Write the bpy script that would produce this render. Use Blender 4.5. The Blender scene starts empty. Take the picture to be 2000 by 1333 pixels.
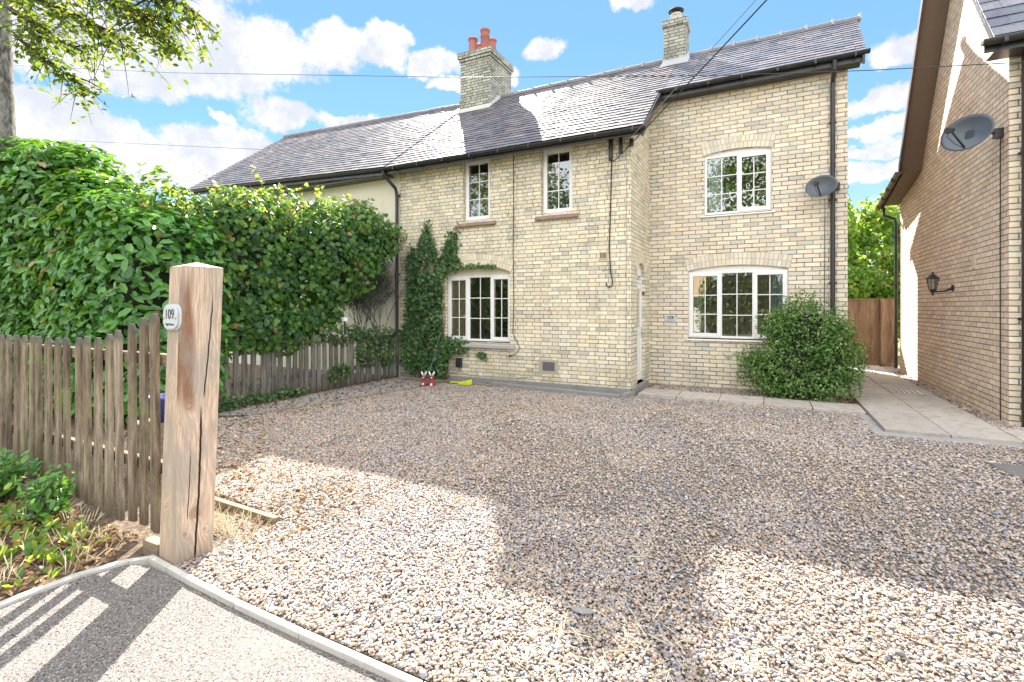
import bpy, math, random
import numpy as np
from mathutils import Vector, Matrix
random.seed(7); rng = np.random.default_rng(7)
R = math.radians
S = bpy.context.scene
COL = S.collection

# ------------------------------------------------------------------ camera
cam_d = bpy.data.cameras.new("camera"); cam = bpy.data.objects.new("camera", cam_d); COL.objects.link(cam)
cam.location = (0, 0, 1.5); cam.rotation_euler = (R(90), 0, R(27.2))
cam_d.sensor_width = 36; cam_d.lens = 36 * 968 / 2000; cam_d.shift_y = -66.5 / 2000
cam_d.clip_end = 2000; cam_d.clip_start = 0.05
S.camera = cam
S.view_settings.view_transform = 'Standard'; S.view_settings.look = 'None'
S.view_settings.exposure = 2.28; S.view_settings.gamma = 1.0
S.render.resolution_x = 1024; S.render.resolution_y = 682
S.cycles.max_bounces = 8; S.cycles.transparent_max_bounces = 12
S.cycles.use_denoising = True

SUN_AZ, SUN_EL = 34.5, 37.8      # degrees left of +Y, above the horizon
sdir = Vector((-math.sin(R(SUN_AZ)) * math.cos(R(SUN_EL)), math.cos(R(SUN_AZ)) * math.cos(R(SUN_EL)), math.sin(R(SUN_EL))))

# ------------------------------------------------------------------ node helpers
class NT:
    def __init__(s, nt): s.nt = nt; s.n = nt.nodes; s.l = nt.links
    def add(s, t, **kw):
        n = s.n.new(t)
        for k, v in kw.items(): setattr(n, k, v)
        return n
    def link(s, a, b): s.l.new(a, b)
    def inp(s, sock, v):
        if v is None: return
        if hasattr(v, 'is_output') or isinstance(v, bpy.types.NodeSocket): s.l.new(v, sock)
        else: sock.default_value = v
    def math(s, op, a, b=None, c=None, clamp=False):
        n = s.add('ShaderNodeMath', operation=op, use_clamp=clamp)
        s.inp(n.inputs[0], a); s.inp(n.inputs[1], b)
        if c is not None: s.inp(n.inputs[2], c)
        return n.outputs[0]
    def vmath(s, op, a, b=None, scale=None):
        n = s.add('ShaderNodeVectorMath', operation=op)
        s.inp(n.inputs[0], a); s.inp(n.inputs[1], b)
        if scale is not None: s.inp(n.inputs['Scale'], scale)
        return n.outputs['Value'] if op in ('DISTANCE', 'DOT_PRODUCT', 'LENGTH') else n.outputs[0]
    def noise(s, vec, scale, detail=4, rough=.55, dist=0, out='Fac'):
        n = s.add('ShaderNodeTexNoise'); s.inp(n.inputs['Vector'], vec)
        n.inputs['Scale'].default_value = scale; n.inputs['Detail'].default_value = detail
        n.inputs['Roughness'].default_value = rough; n.inputs['Distortion'].default_value = dist
        return n.outputs[out]
    def ramp(s, fac, stops, interp='LINEAR'):
        n = s.add('ShaderNodeValToRGB'); e = n.color_ramp.elements; n.color_ramp.interpolation = interp
        while len(e) < len(stops): e.new(.5)
        for i, (p, c) in enumerate(stops):
            e[i].position = p; e[i].color = (*c, 1) if len(c) == 3 else c
        s.inp(n.inputs[0], fac); return n.outputs[0]
    def mix(s, fac, a, b, blend='MIX'):
        n = s.add('ShaderNodeMix', data_type='RGBA', blend_type=blend)
        s.inp(n.inputs[0], fac)
        s.inp(n.inputs[6], (*a, 1) if isinstance(a, tuple) and len(a) == 3 else a)
        s.inp(n.inputs[7], (*b, 1) if isinstance(b, tuple) and len(b) == 3 else b)
        return n.outputs[2]
    def smooth(s, v, lo, hi):
        n = s.add('ShaderNodeMapRange', interpolation_type='SMOOTHSTEP')
        s.inp(n.inputs[0], v); n.inputs[1].default_value = lo; n.inputs[2].default_value = hi
        return n.outputs[0]
    def bump(s, h, dist=.01, strength=1.0, normal=None):
        n = s.add('ShaderNodeBump'); s.inp(n.inputs['Height'], h)
        n.inputs['Distance'].default_value = dist; n.inputs['Strength'].default_value = strength
        if normal is not None: s.inp(n.inputs['Normal'], normal)
        return n.outputs[0]
    def pos(s): return s.add('ShaderNodeNewGeometry').outputs['Position']
    def island(s): return s.add('ShaderNodeNewGeometry').outputs['Random Per Island']
    def attr(s, name): return s.add('ShaderNodeAttribute', attribute_name=name).outputs['Fac']
    def xyz(s, v):
        n = s.add('ShaderNodeSeparateXYZ'); s.inp(n.inputs[0], v); return n.outputs
    def comb(s, x, y, z=0.0):
        n = s.add('ShaderNodeCombineXYZ'); s.inp(n.inputs[0], x); s.inp(n.inputs[1], y); s.inp(n.inputs[2], z); return n.outputs[0]
    def vscale(s, v, sc): return s.vmath('MULTIPLY', v, sc)
    def white(s, v):
        n = s.add('ShaderNodeTexWhiteNoise', noise_dimensions='2D'); s.inp(n.inputs['Vector'], v); return n.outputs['Value']

MATS = {}
def material(name):
    m = bpy.data.materials.new(name); m.use_nodes = True
    t = NT(m.node_tree); t.n.clear()
    out = t.add('ShaderNodeOutputMaterial'); b = t.add('ShaderNodeBsdfPrincipled'); t.link(b.outputs[0], out.inputs[0])
    t.out = out; MATS[name] = m
    return m, t, b
def setp(t, b, color=None, rough=None, normal=None, metal=None, spec=None):
    if color is not None: t.inp(b.inputs['Base Color'], (*color, 1) if isinstance(color, tuple) and len(color) == 3 else color)
    if rough is not None: t.inp(b.inputs['Roughness'], rough)
    if normal is not None: t.inp(b.inputs['Normal'], normal)
    if metal is not None: t.inp(b.inputs['Metallic'], metal)
    if spec is not None: t.inp(b.inputs['Specular IOR Level'], spec)

# ------------------------------------------------------------------ world: sky with clouds
w = bpy.data.worlds.new("World"); S.world = w; w.use_nodes = True
t = NT(w.node_tree); t.n.clear()
wo = t.add('ShaderNodeOutputWorld'); bg = t.add('ShaderNodeBackground'); t.link(bg.outputs[0], wo.inputs[0])
sky = t.add('ShaderNodeTexSky', sky_type='NISHITA'); sky.sun_disc = False
sky.sun_elevation = R(SUN_EL); sky.sun_rotation = R(-SUN_AZ)
sky.dust_density = 0.0; sky.air_density = 1.0; sky.ozone_density = 3.0; sky.altitude = 0
dirv = t.add('ShaderNodeTexCoord').outputs['Generated']
dn = t.vmath('NORMALIZE', dirv)
sx, sy, sz = t.xyz(dn)
def pdir(u, v):
    r = (u - 1000) / 968; s, c = math.sin(R(27.2)), math.cos(R(27.2))
    return Vector((r * c - s, r * s + c, (600 - v) / 968)).normalized()
# clouds at the compass bearings and heights where they stand in the photograph: (bearing point, half width, half height)
CL = [((470, 95), 190, 75), ((390, 120), 200, 70), ((250, 110), 260, 90), ((100, 60), 200, 110), ((545, 75), 55, 50), ((660, 80), 80, 45), ((730, 95), 90, 42), ((845, 118), 62, 30), ((760, 55), 70, 26), ((420, 60), 60, 60), ((640, 120), 60, 30),
      ((90, 225), 150, 70), ((60, 290), 190, 70), ((230, 290), 160, 45), ((420, 300), 130, 50), ((545, 225), 85, 38), ((430, 230), 32, 14), ((480, 270), 60, 35), ((690, 245), 90, 22),
      ((300, 330), 260, 40), ((1068, 98), 55, 28), ((1230, 8), 62, 28), ((1760, 105), 85, 38), ((1740, 200), 110, 42), ((1720, 255), 90, 18), ((1720, 290), 90, 22), ((1950, 110), 80, 60), ((1930, 190), 90, 45), ((880, 160), 55, 16), ((1000, 150), 30, 22), ((1700, 340), 200, 30), ((60, 350), 200, 60), ((420, -60), 120, 60), ((1700, -120), 200, 70), ((900, -200), 260, 80)]
dens = None
wob = t.vmath('SUBTRACT', t.noise(dn, 9, 6, .62, out='Color'), (.5, .5, .5))
dw = t.vmath('ADD', dn, t.vmath('SCALE', wob, None, scale=.085))
for (cu, cv), hw, hh in CL:
    c = pdir(cu, cv); az = math.atan2(c.x, c.y)
    ux = Vector((math.cos(az), -math.sin(az), 0)); uz = c.cross(ux)
    k = Vector((((cu - 1000) / 968), 1, (600 - cv) / 968)).length
    ax = hw / 968 / k; ay = hh / 968 / k
    dd = t.vmath('SUBTRACT', dw, tuple(c))
    a1 = t.vmath('DOT_PRODUCT', dd, tuple(ux / ax)); a2 = t.vmath('DOT_PRODUCT', dd, tuple(uz / ay))
    a3 = t.vmath('DOT_PRODUCT', dd, tuple(c * 6))
    q = t.vmath('LENGTH', t.comb(a1, a2, a3))
    f = t.math('SUBTRACT', 1.0, q)
    dens = f if dens is None else t.math('SMOOTH_MAX', dens, f, .25)
# scattered cumulus over the rest of the sky (what the windows mirror)
pl = t.comb(t.math('DIVIDE', sx, t.math('ADD', t.math('ABSOLUTE', sz), .15)), t.math('DIVIDE', sy, t.math('ADD', t.math('ABSOLUTE', sz), .15)))
back = t.math('MULTIPLY', t.math('SUBTRACT', t.noise(pl, 1.3, 5, .6), .56), 3.5)
backm = t.smooth(sy, .1, -.1)
dens = t.math('MAXIMUM', dens, t.math('SUBTRACT', t.math('MULTIPLY', t.math('ADD', back, 1), backm), 1))
fine = t.noise(dn, 26, 8, .65)
dens2 = t.math('ADD', dens, t.math('MULTIPLY', t.math('SUBTRACT', fine, .5), 1.1))
mask = t.smooth(dens2, .10, .40)
shade = t.noise(t.vmath('ADD', dn, (.0, .0, -.035)), 13, 8, .66)
ccol = t.mix(t.smooth(shade, .38, .60), (.158, .166, .186), (.215, .214, .216))
skyc = t.mix(1.0, sky.outputs[0], (.055, .059, .062), 'MULTIPLY')
# keep the clear blue even around the sun
base = t.ramp(t.math('MULTIPLY', sz, 1.0), [(0, (.125, .160, .185)), (.12, (.088, .140, .185)), (.30, (.052, .112, .182)), (.45, (.045, .102, .175)), (1, (.05, .09, .16))])
skym = t.mix(.75, skyc, base)
final = t.mix(mask, skym, ccol)
# added bright cloud, unseen overhead and behind camera, as fill light for shaded walls
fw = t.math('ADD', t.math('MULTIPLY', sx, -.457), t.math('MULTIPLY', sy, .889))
fill_veil = t.math('MAXIMUM', t.smooth(sz, .58, .86), t.math('MULTIPLY', t.smooth(fw, .18, -.22), t.smooth(sz, -.05, .12)))
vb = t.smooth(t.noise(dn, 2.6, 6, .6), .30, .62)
fill_col = t.mix(vb, (.28, .32, .42), (.67, .665, .65))
final = t.mix(fill_veil, final, fill_col)
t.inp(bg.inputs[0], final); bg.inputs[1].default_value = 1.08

# ------------------------------------------------------------------ sun
sd = bpy.data.lights.new("sun", 'SUN'); sun = bpy.data.objects.new("sun", sd); COL.objects.link(sun)
sd.energy = 4.2; sd.angle = R(0.55); sd.color = (1, .93, .84)
sun.rotation_euler = sdir.to_track_quat('Z', 'Y').to_euler(); sun.location = (-10, 20, 25)

# ------------------------------------------------------------------ mesh helpers
class MB:
    def __init__(s): s.v = []; s.f = []
    def quad(s, *p):
        i = len(s.v); s.v += [tuple(q) for q in p]; s.f.append(tuple(range(i, i + len(p))))
    def box(s, x0, x1, y0, y1, z0, z1):
        i = len(s.v)
        s.v += [(x0, y0, z0), (x1, y0, z0), (x1, y1, z0), (x0, y1, z0), (x0, y0, z1), (x1, y0, z1), (x1, y1, z1), (x0, y1, z1)]
        s.f += [tuple(i + k for k in q) for q in ((0, 3, 2, 1), (4, 5, 6, 7), (0, 1, 5, 4), (1, 2, 6, 5), (2, 3, 7, 6), (3, 0, 4, 7))]
    def hexa(s, p):   # 8 corners ordered like box
        i = len(s.v); s.v += [tuple(q) for q in p]
        s.f += [tuple(i + k for k in q) for q in ((0, 3, 2, 1), (4, 5, 6, 7), (0, 1, 5, 4), (1, 2, 6, 5), (2, 3, 7, 6), (3, 0, 4, 7))]
    def obox(s, c, size, M):
        hx, hy, hz = (a / 2 for a in size); c = Vector(c)
        s.hexa([c + M @ Vector(q) for q in ((-hx, -hy, -hz), (hx, -hy, -hz), (hx, hy, -hz), (-hx, hy, -hz), (-hx, -hy, hz), (hx, -hy, hz), (hx, hy, hz), (-hx, hy, hz))])
    def prism(s, poly, a0, a1, axis='y'):
        # poly: list of 2D points in the plane across axis, extruded a0..a1
        def P(u, v, a): return {'y': (u, a, v), 'x': (a, u, v), 'z': (u, v, a)}[axis]
        i = len(s.v); n = len(poly)
        s.v += [P(u, v, a0) for u, v in poly] + [P(u, v, a1) for u, v in poly]
        s.f.append(tuple(range(i, i + n))); s.f.append(tuple(range(i + 2 * n - 1, i + n - 1, -1)))
        for k in range(n): k2 = (k + 1) % n; s.f.append((i + k, i + n + k, i + n + k2, i + k2))
    def tube(s, pts, r, n=8, cap=True):
        pts = [Vector(p) for p in pts]; rs = r if isinstance(r, (list, tuple)) else [r] * len(pts)
        i0 = len(s.v); prev = None
        for k, p in enumerate(pts):
            d = (pts[min(k + 1, len(pts) - 1)] - pts[max(k - 1, 0)]).normalized()
            if prev is None: a = Vector((0, 0, 1)) if abs(d.z) < .9 else Vector((1, 0, 0)); a = (a - d * a.dot(d)).normalized()
            else: a = (prev - d * prev.dot(d)).normalized()
            prev = a; b = d.cross(a)
            for j in range(n):
                an = 2 * math.pi * j / n; s.v.append(tuple(p + (a * math.cos(an) + b * math.sin(an)) * rs[k]))
        for k in range(len(pts) - 1):
            for j in range(n):
                j2 = (j + 1) % n; s.f.append((i0 + k * n + j, i0 + k * n + j2, i0 + (k + 1) * n + j2, i0 + (k + 1) * n + j))
        if cap:
            s.f.append(tuple(i0 + j for j in range(n - 1, -1, -1))); m = i0 + (len(pts) - 1) * n
            s.f.append(tuple(m + j for j in range(n)))
    def lathe(s, prof, c, n=16, M=None, cap=True):
        M = M or Matrix.Identity(3); c = Vector(c); i0 = len(s.v)
        for r, z in prof:
            for j in range(n):
                a = 2 * math.pi * j / n; s.v.append(tuple(c + M @ Vector((r * math.cos(a), r * math.sin(a), z))))
        for k in range(len(prof) - 1):
            for j in range(n):
                j2 = (j + 1) % n; s.f.append((i0 + k * n + j, i0 + k * n + j2, i0 + (k + 1) * n + j2, i0 + (k + 1) * n + j))
        if cap:
            s.f.append(tuple(i0 + j for j in range(n - 1, -1, -1))); m = i0 + (len(prof) - 1) * n
            s.f.append(tuple(m + j for j in range(n)))

def tag(o, label=None, cat=None, group=None, kind=None):
    if label: o['label'] = label
    if cat: o['category'] = cat
    if group: o['group'] = group
    if kind: o['kind'] = kind
    return o
def thing(name, label, cat, loc=(0, 0, 0), group=None):
    o = bpy.data.objects.new(name, None); COL.objects.link(o); o.location = loc; o.empty_display_size = .1
    return tag(o, label, cat, group)
def world_of(o):
    v = Vector(o.location)
    while o.parent: o = o.parent; v = v + Vector(o.location) if not o.get('_w') else v
    return v
def link(o, parent):
    COL.objects.link(o)
    if parent is not None:
        o.parent = parent
        rt = parent
        while rt.parent: rt = rt.parent
        if parent is rt: o.location = -Vector(rt.location)     # meshes are written in world coordinates
    return o
def build(name, mb, mat, parent=None, smooth=False, bevel=0, angle=None):
    me = bpy.data.meshes.new(name); me.from_pydata(mb.v, [], mb.f)
    me.materials.append(MATS[mat] if isinstance(mat, str) else mat)
    if smooth: me.polygons.foreach_set('use_smooth', [True] * len(me.polygons))
    me.update()
    o = bpy.data.objects.new(name, me); link(o, parent)
    if bevel:
        b = o.modifiers.new('bevel', 'BEVEL'); b.width = bevel; b.segments = 2; b.limit_method = 'ANGLE'; b.angle_limit = R(40)
    return o
def np_mesh(name, V, F, mat, parent=None, attr=None, smooth=False):
    """V (n,3); F (m,k) same-size polygons; attr per-vertex float"""
    me = bpy.data.meshes.new(name); k = F.shape[1]
    me.vertices.add(len(V)); me.vertices.foreach_set('co', V.astype(np.float32).ravel())
    me.loops.add(F.size); me.loops.foreach_set('vertex_index', F.astype(np.int32).ravel())
    me.polygons.add(len(F)); me.polygons.foreach_set('loop_start', np.arange(0, F.size, k, dtype=np.int32))
    me.polygons.foreach_set('loop_total', np.full(len(F), k, dtype=np.int32))
    if smooth: me.polygons.foreach_set('use_smooth', np.ones(len(F), dtype=bool))
    if attr is not None:
        a = me.attributes.new('rnd', 'FLOAT', 'POINT'); a.data.foreach_set('value', attr.astype(np.float32))
    me.update(calc_edges=True); me.materials.append(MATS[mat] if isinstance(mat, str) else mat)
    o = bpy.data.objects.new(name, me); return link(o, parent)

# ------------------------------------------------------------------ materials
def brick_mat(name, axis, course=.0715, length=.235, flemish=False, stops=None, mortar=(.36, .33, .28), mw=.009, grime=.5, joint_bump=.006, tint=None):
    m, t, b = material(name)
    p = t.pos(); X, Y, Z = t.xyz(p); U = X if axis == 'x' else Y
    nz = t.xyz(t.vmath('SUBTRACT', t.noise(p, 7, 2, .5, out='Color'), (.5, .5, .5)))
    U = t.math('ADD', U, t.math('MULTIPLY', nz[0], .022)); Zw = t.math('ADD', Z, t.math('MULTIPLY', nz[1], .011))
    rowf = t.math('DIVIDE', Zw, course); row = t.math('FLOOR', rowf); fz = t.math('FRACT', rowf)
    odd = t.math('MODULO', row, 2.0); odd = t.math('ABSOLUTE', odd)
    dz = t.math('MULTIPLY', t.math('SUBTRACT', .5, t.math('ABSOLUTE', t.math('SUBTRACT', fz, .5))), course)
    if flemish:
        per = length * 1.5; rj = t.math('MULTIPLY', t.white(t.comb(row, 3.3)), per if flemish == 2 else .05)
        uf = t.math('DIVIDE', t.math('ADD', t.math('ADD', U, t.math('MULTIPLY', odd, per * .5)), rj), per)
        cell = t.math('FLOOR', uf); fr = t.math('FRACT', uf)
        hd = t.math('GREATER_THAN', fr, .6667)
        cid = t.math('ADD', t.math('MULTIPLY', cell, 2), hd)
        dS = t.math('SUBTRACT', .3333, t.math('ABSOLUTE', t.math('SUBTRACT', fr, .3333)))
        dH = t.math('SUBTRACT', .16665, t.math('ABSOLUTE', t.math('SUBTRACT', fr, .83335)))
        du = t.math('MULTIPLY', t.math('MAXIMUM', dS, dH), per)
    else:
        uf = t.math('DIVIDE', t.math('ADD', U, t.math('ADD', t.math('MULTIPLY', odd, length * .5), t.math('MULTIPLY', t.white(t.comb(row, 3.3)), .03))), length)
        cid = t.math('FLOOR', uf); fr = t.math('FRACT', uf)
        du = t.math('MULTIPLY', t.math('SUBTRACT', .5, t.math('ABSOLUTE', t.math('SUBTRACT', fr, .5))), length)
    d = t.math('SMOOTH_MIN', dz, du, .006)
    fn = t.noise(p, 60, 3, .6)
    d = t.math('ADD', d, t.math('MULTIPLY', t.math('SUBTRACT', fn, .5), .005))
    mask = t.smooth(d, mw * .5 - .0018, mw * .5 + .0022)      # 1 = brick
    rnd = t.white(t.comb(cid, row)); rnd2 = t.white(t.comb(row, t.math('ADD', cid, 17.7)))
    c = t.mix(1.0, t.ramp(rnd, stops), (1.17, 1.14, 1.055), 'MULTIPLY')
    c = t.mix(t.math('MULTIPLY', t.smooth(t.noise(p, 28, 5, .7), .35, .8), .35), c, t.mix(1.0, c, (.62, .58, .52), 'MULTIPLY'))
    c = t.mix(1.0, c, t.ramp(rnd2, [(0, (.88, .88, .9)), (.5, (1, 1, 1)), (1, (1.08, 1.06, 1.02))]), 'MULTIPLY')
    mo = t.mix(t.smooth(t.noise(p, 1.9, 5, .65), .42, .62), tuple(a * 1.25 for a in mortar), tuple(a * .55 for a in mortar))
    c = t.mix(mask, mo, c)
    # weather stains: sooty grey patches, rising damp
    g = t.smooth(t.noise(p, 1.4, 6, .66), .50, .74)
    c = t.mix(t.math('MULTIPLY', g, grime * .7), c, t.mix(1.0, c, (.66, .66, .64), 'MULTIPLY'))
    soot = t.math('MULTIPLY', t.smooth(t.noise(p, 1.05, 3, .55), .50, .62), t.smooth(t.noise(p, 17, 5, .75), .50, .62))
    c = t.mix(t.math('MULTIPLY', soot, grime * .8), c, t.mix(1.0, c, (.48, .49, .48), 'MULTIPLY'))
    sp = t.smooth(t.noise(p, 9, 5, .7), .66, .76)
    c = t.mix(t.math('MULTIPLY', sp, grime), c, t.mix(1.0, c, (.45, .45, .43), 'MULTIPLY'))
    damp = t.math('MULTIPLY', t.smooth(Z, .75, .0), t.smooth(t.noise(t.vscale(p, (1.5, 1.5, .5)), 2.2, 5, .65), .38, .66))
    c = t.mix(t.math('MULTIPLY', damp, grime * .8), c, t.mix(1.0, c, (.55, .57, .50), 'MULTIPLY'))
    run = t.smooth(t.noise(t.vscale(p, (1, 1, .16)), 5.5, 5, .7), .56, .74)
    c = t.mix(t.math('MULTIPLY', run, grime * .55), c, t.mix(1.0, c, (.55, .54, .50), 'MULTIPLY'))
    if tint: c = t.mix(1.0, c, tint, 'MULTIPLY')
    h = t.math('ADD', t.math('MULTIPLY', mask, 1.0), t.math('MULTIPLY', t.noise(p, 90, 4, .7), .35))
    h = t.math('ADD', h, t.math('MULTIPLY', rnd2, .18))
    setp(t, b, c, .9, t.bump(h, joint_bump, .9), spec=.2)
    return m
buff_old = [(0, (.44, .43, .38)), (.12, (.56, .53, .44)), (.3, (.65, .60, .49)), (.45, (.69, .65, .55)), (.6, (.60, .585, .52)), (.75, (.69, .62, .49)), (.88, (.60, .53, .46)), (.95, (.64, .555, .39)), (1, (.47, .48, .47))]
buff_new = [(0, (.50, .50, .46)), (.15, (.63, .58, .49)), (.35, (.69, .63, .54)), (.55, (.68, .65, .59)), (.7, (.66, .59, .49)), (.82, (.68, .585, .52)), (.93, (.54, .545, .51)), (1, (.58, .48, .42))]
pink_new = [(0, (.58, .46, .385)), (.3, (.65, .53, .45)), (.6, (.69, .58, .50)), (.8, (.62, .48, .415)), (1, (.66, .57, .49))]
grey_old = [(0, (.23, .235, .225)), (.3, (.33, .34, .325)), (.6, (.42, .43, .41)), (.85, (.35, .36, .34)), (1, (.25, .245, .225))]
brick_mat('brick_old_front', 'x', flemish=1, stops=buff_old, mortar=(.25, .235, .20), grime=.75, mw=.0095)
brick_mat('brick_old_side', 'y', flemish=1, stops=buff_old, mortar=(.25, .235, .20), grime=.8, mw=.0095)
brick_mat('brick_new_front', 'x', course=.0755, stops=buff_new, mortar=(.25, .23, .195), grime=.35, mw=.012)
brick_mat('brick_new_side', 'y', course=.0755, stops=buff_new, mortar=(.25, .23, .195), grime=.35, mw=.012)
brick_mat('brick_neighbour_side', 'y', course=.0755, length=.225, stops=pink_new, mortar=(.27, .215, .17), grime=.15, mw=.011, joint_bump=.010)
brick_mat('brick_neighbour_front', 'x', course=.0755, length=.225, stops=buff_new, mortar=(.27, .2, .12), grime=.15, mw=.012, joint_bump=.010)
brick_mat('brick_stack_front', 'x', flemish=1, stops=grey_old, mortar=(.10, .10, .09), grime=1.0, mw=.014)
brick_mat('brick_stack_side', 'y', flemish=1, stops=grey_old, mortar=(.10, .10, .09), grime=1.0, mw=.014)

def voussoir_mat(name, stops):
    m, t, b = material(name); p = t.pos()
    c = t.mix(1.0, t.ramp(t.island(), stops), (1.13, 1.10, 1.03), 'MULTIPLY')
    c = t.mix(t.math('MULTIPLY', t.smooth(t.noise(p, 28, 5, .7), .35, .8), .4), c, t.mix(1.0, c, (.62, .58, .52), 'MULTIPLY'))
    setp(t, b, c, .9, t.bump(t.noise(p, 90, 4, .7), .003, .8), spec=.2)
voussoir_mat('arch_brick_old', buff_old); voussoir_mat('arch_brick_new', buff_new)

def simple(name, color, rough=.5, var=.12, nscale=12, bump=.0, bscale=60, metal=0, spec=None, dirt=None):
    m, t, b = material(name); p = t.pos()
    n = t.noise(p, nscale, 5, .6)
    c = t.mix(n, tuple(a * (1 - var) for a in color), tuple(min(1, a * (1 + var)) for a in color))
    if dirt: c = t.mix(t.math('MULTIPLY', t.smooth(t.noise(p, 3.5, 6, .7), .5, .75), dirt[1]), c, dirt[0])
    setp(t, b, c, rough, t.bump(t.noise(p, bscale, 4, .6), bump) if bump else None, metal, spec)
    return m
simple('mortar', (.38, .35, .29), .95, bump=.003)
simple('upvc', (.80, .80, .79), .28, .03, 4, dirt=((.55, .53, .48), .18))
simple('cream_head', (.68, .64, .54), .7, .08, 8, bump=.002)
simple('sill_stone', (.30, .19, .15), .85, .3, 18, bump=.004, dirt=((.40, .34, .3), .8))
simple('sill_grey', (.40, .38, .37), .8, .15, 14, bump=.002)
simple('black_plastic', (.022, .023, .026), .33, .2, 8, bump=.0008, dirt=((.09, .09, .085), .35))
simple('black_iron', (.018, .018, .022), .42, .2)
simple('cable_black', (.02, .02, .02), .5)
simple('cable_grey', (.30, .29, .28), .5)
simple('brown_plastic', (.075, .05, .035), .38, .2, 6, dirt=((.14, .11, .09), .5))
simple('brown_soffit', (.17, .125, .09), .5, .1, 5)
simple('render_cream', (.72, .66, .54), .85, .05, 3, bump=.002, dirt=((.5, .47, .4), .4))
simple('lead', (.34, .36, .38), .5, .15, 10)
simple('concrete', (.50, .48, .44), .9, .2, 25, bump=.005, bscale=110, dirt=((.26, .24, .20), .7))
simple('concrete_dark', (.24, .235, .23), .9, .2, 16, bump=.004, dirt=((.14, .13, .12), .6))
simple('dish_grey', (.075, .09, .11), .38, .05, 5, dirt=((.12, .135, .15), .4))
simple('dish_metal', (.025, .027, .03), .4, .1)
simple('terracotta', (.33, .115, .095), .75, .12, 9, bump=.002, dirt=((.26, .12, .1), .6))
simple('red_paint', (.27, .03, .05), .6, .15, 18, dirt=((.2, .03, .04), .5))
simple('white_paint', (.78, .77, .75), .5, .08, 18)
simple('yellow_plastic', (.58, .68, .03), .4, .06)
simple('blue_plastic', (.035, .05, .24), .4, .1)
simple('teal_metal', (.06, .11, .12), .4, .15)
simple('plant_pot', (.02, .035, .07), .3, .1)
simple('inner_wall', (.78, .64, .46), .9, .05)
simple('inner_dark', (.075, .045, .035), .8, .15)
simple('inner_floor', (.16, .10, .06), .7, .15)
simple('curtain_brown', (.55, .41, .31), .95, .1)
simple('curtain_blue', (.46, .54, .60), .9, .1)
simple('curtain_white', (.72, .76, .77), .9, .05)
simple('brick_red_item', (.30, .10, .05), .8)
simple('label_white', (.50, .54, .57), .3, .03, dirt=((.6, .6, .58), .2))
simple('ink', (.03, .04, .06), .5)
simple('ink_blue', (.035, .045, .12), .5)
simple('rust', (.50, .24, .12), .8, .3, 60)
simple('galv', (.42, .44, .46), .4, .1, metal=.6)
simple('vent_buff', (.60, .52, .36), .8)
simple('vent_dark', (.13, .12, .12), .7)
simple('thatch', (.50, .35, .20), .95, .3, 25, bump=.02, bscale=60)
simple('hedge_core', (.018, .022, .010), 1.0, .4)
simple('twig', (.11, .08, .055), .9, .3, 30)
simple('twig_grey', (.10, .105, .10), .9, .3, 30)
simple('lamp_glass_in', (.6, .58, .5), .3)

# bark
m, t, b = material('bark_pale'); p = t.pos()
ps = t.vscale(p, (1, 1, .45)); n1 = t.noise(ps, 9, 8, .7, 1.2)
c = t.ramp(n1, [(.34, (.035, .03, .027)), (.45, (.15, .135, .12)), (.56, (.30, .285, .265)), (.75, (.46, .44, .42))])
setp(t, b, c, .95, t.bump(n1, .05, 1), spec=.2)
m, t, b = material('bark_dark'); p = t.pos()
n1 = t.noise(t.vscale(p, (1, 1, .3)), 14, 6, .7)
setp(t, b, t.ramp(n1, [(.3, (.035, .028, .02)), (.7, (.13, .10, .075))]), .95, t.bump(n1, .03, 1), spec=.2)

# glass
m, t, b = material('glass'); t.n.remove(b)
gl = t.add('ShaderNodeBsdfGlossy'); gl.inputs['Roughness'].default_value = .0; gl.inputs['Color'].default_value = (.95, .97, 1, 1)
pw = t.pos(); wv = t.bump(t.noise(pw, 1.6, 2, .5), .0012, 1.0); t.link(wv, gl.inputs['Normal'])
tr = t.add('ShaderNodeBsdfTransparent'); tr.inputs[0].default_value = (.84, .88, .86, 1)
fr = t.add('ShaderNodeFresnel'); fr.inputs['IOR'].default_value = 1.52
fac = t.math('ADD', t.math('MULTIPLY', fr.outputs[0], 2.0), .16, clamp=True)
mx = t.add('ShaderNodeMixShader'); t.link(fac, mx.inputs[0]); t.link(tr.outputs[0], mx.inputs[1]); t.link(gl.outputs[0], mx.inputs[2]); t.link(mx.outputs[0], t.out.inputs[0])

# slates: every slate is its own island
def slate_mat(name, stops, rlo, rhi):
    m, t, b = material(name); p = t.pos(); isl = t.island()
    c = t.ramp(isl, stops)
    n = t.noise(p, 24, 6, .7)
    c = t.mix(t.smooth(n, .48, .72), c, t.mix(1.0, c, (.55, .55, .6), 'MULTIPLY'))
    lich = t.smooth(t.noise(p, 70, 3, .6), .66, .72)
    c = t.mix(t.math('MULTIPLY', lich, .5), c, (.42, .42, .36))
    rr = t.math('ADD', t.math('MULTIPLY', t.white(t.comb(isl, 2.0)), rhi - rlo), rlo)
    rr = t.math('ADD', rr, t.math('MULTIPLY', t.smooth(t.noise(p, .9, 5, .7), .45, .62), .28))
    setp(t, b, c, rr, t.bump(t.noise(p, 45, 5, .7), .004, .8), spec=.36)
slate_mat('slate_old', [(0, (.07, .072, .095)), (.3, (.11, .108, .13)), (.6, (.155, .145, .165)), (.85, (.13, .115, .12)), (1, (.22, .18, .175))], .42, .62)
slate_mat('slate_new', [(0, (.10, .11, .15)), (.4, (.145, .155, .20)), (.7, (.19, .19, .225)), (.9, (.22, .185, .20)), (1, (.12, .12, .145))], .32, .50)
simple('ridge_tile', (.17, .165, .18), .75, .3, 14, bump=.006, dirt=((.28, .23, .19), .7))

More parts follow.
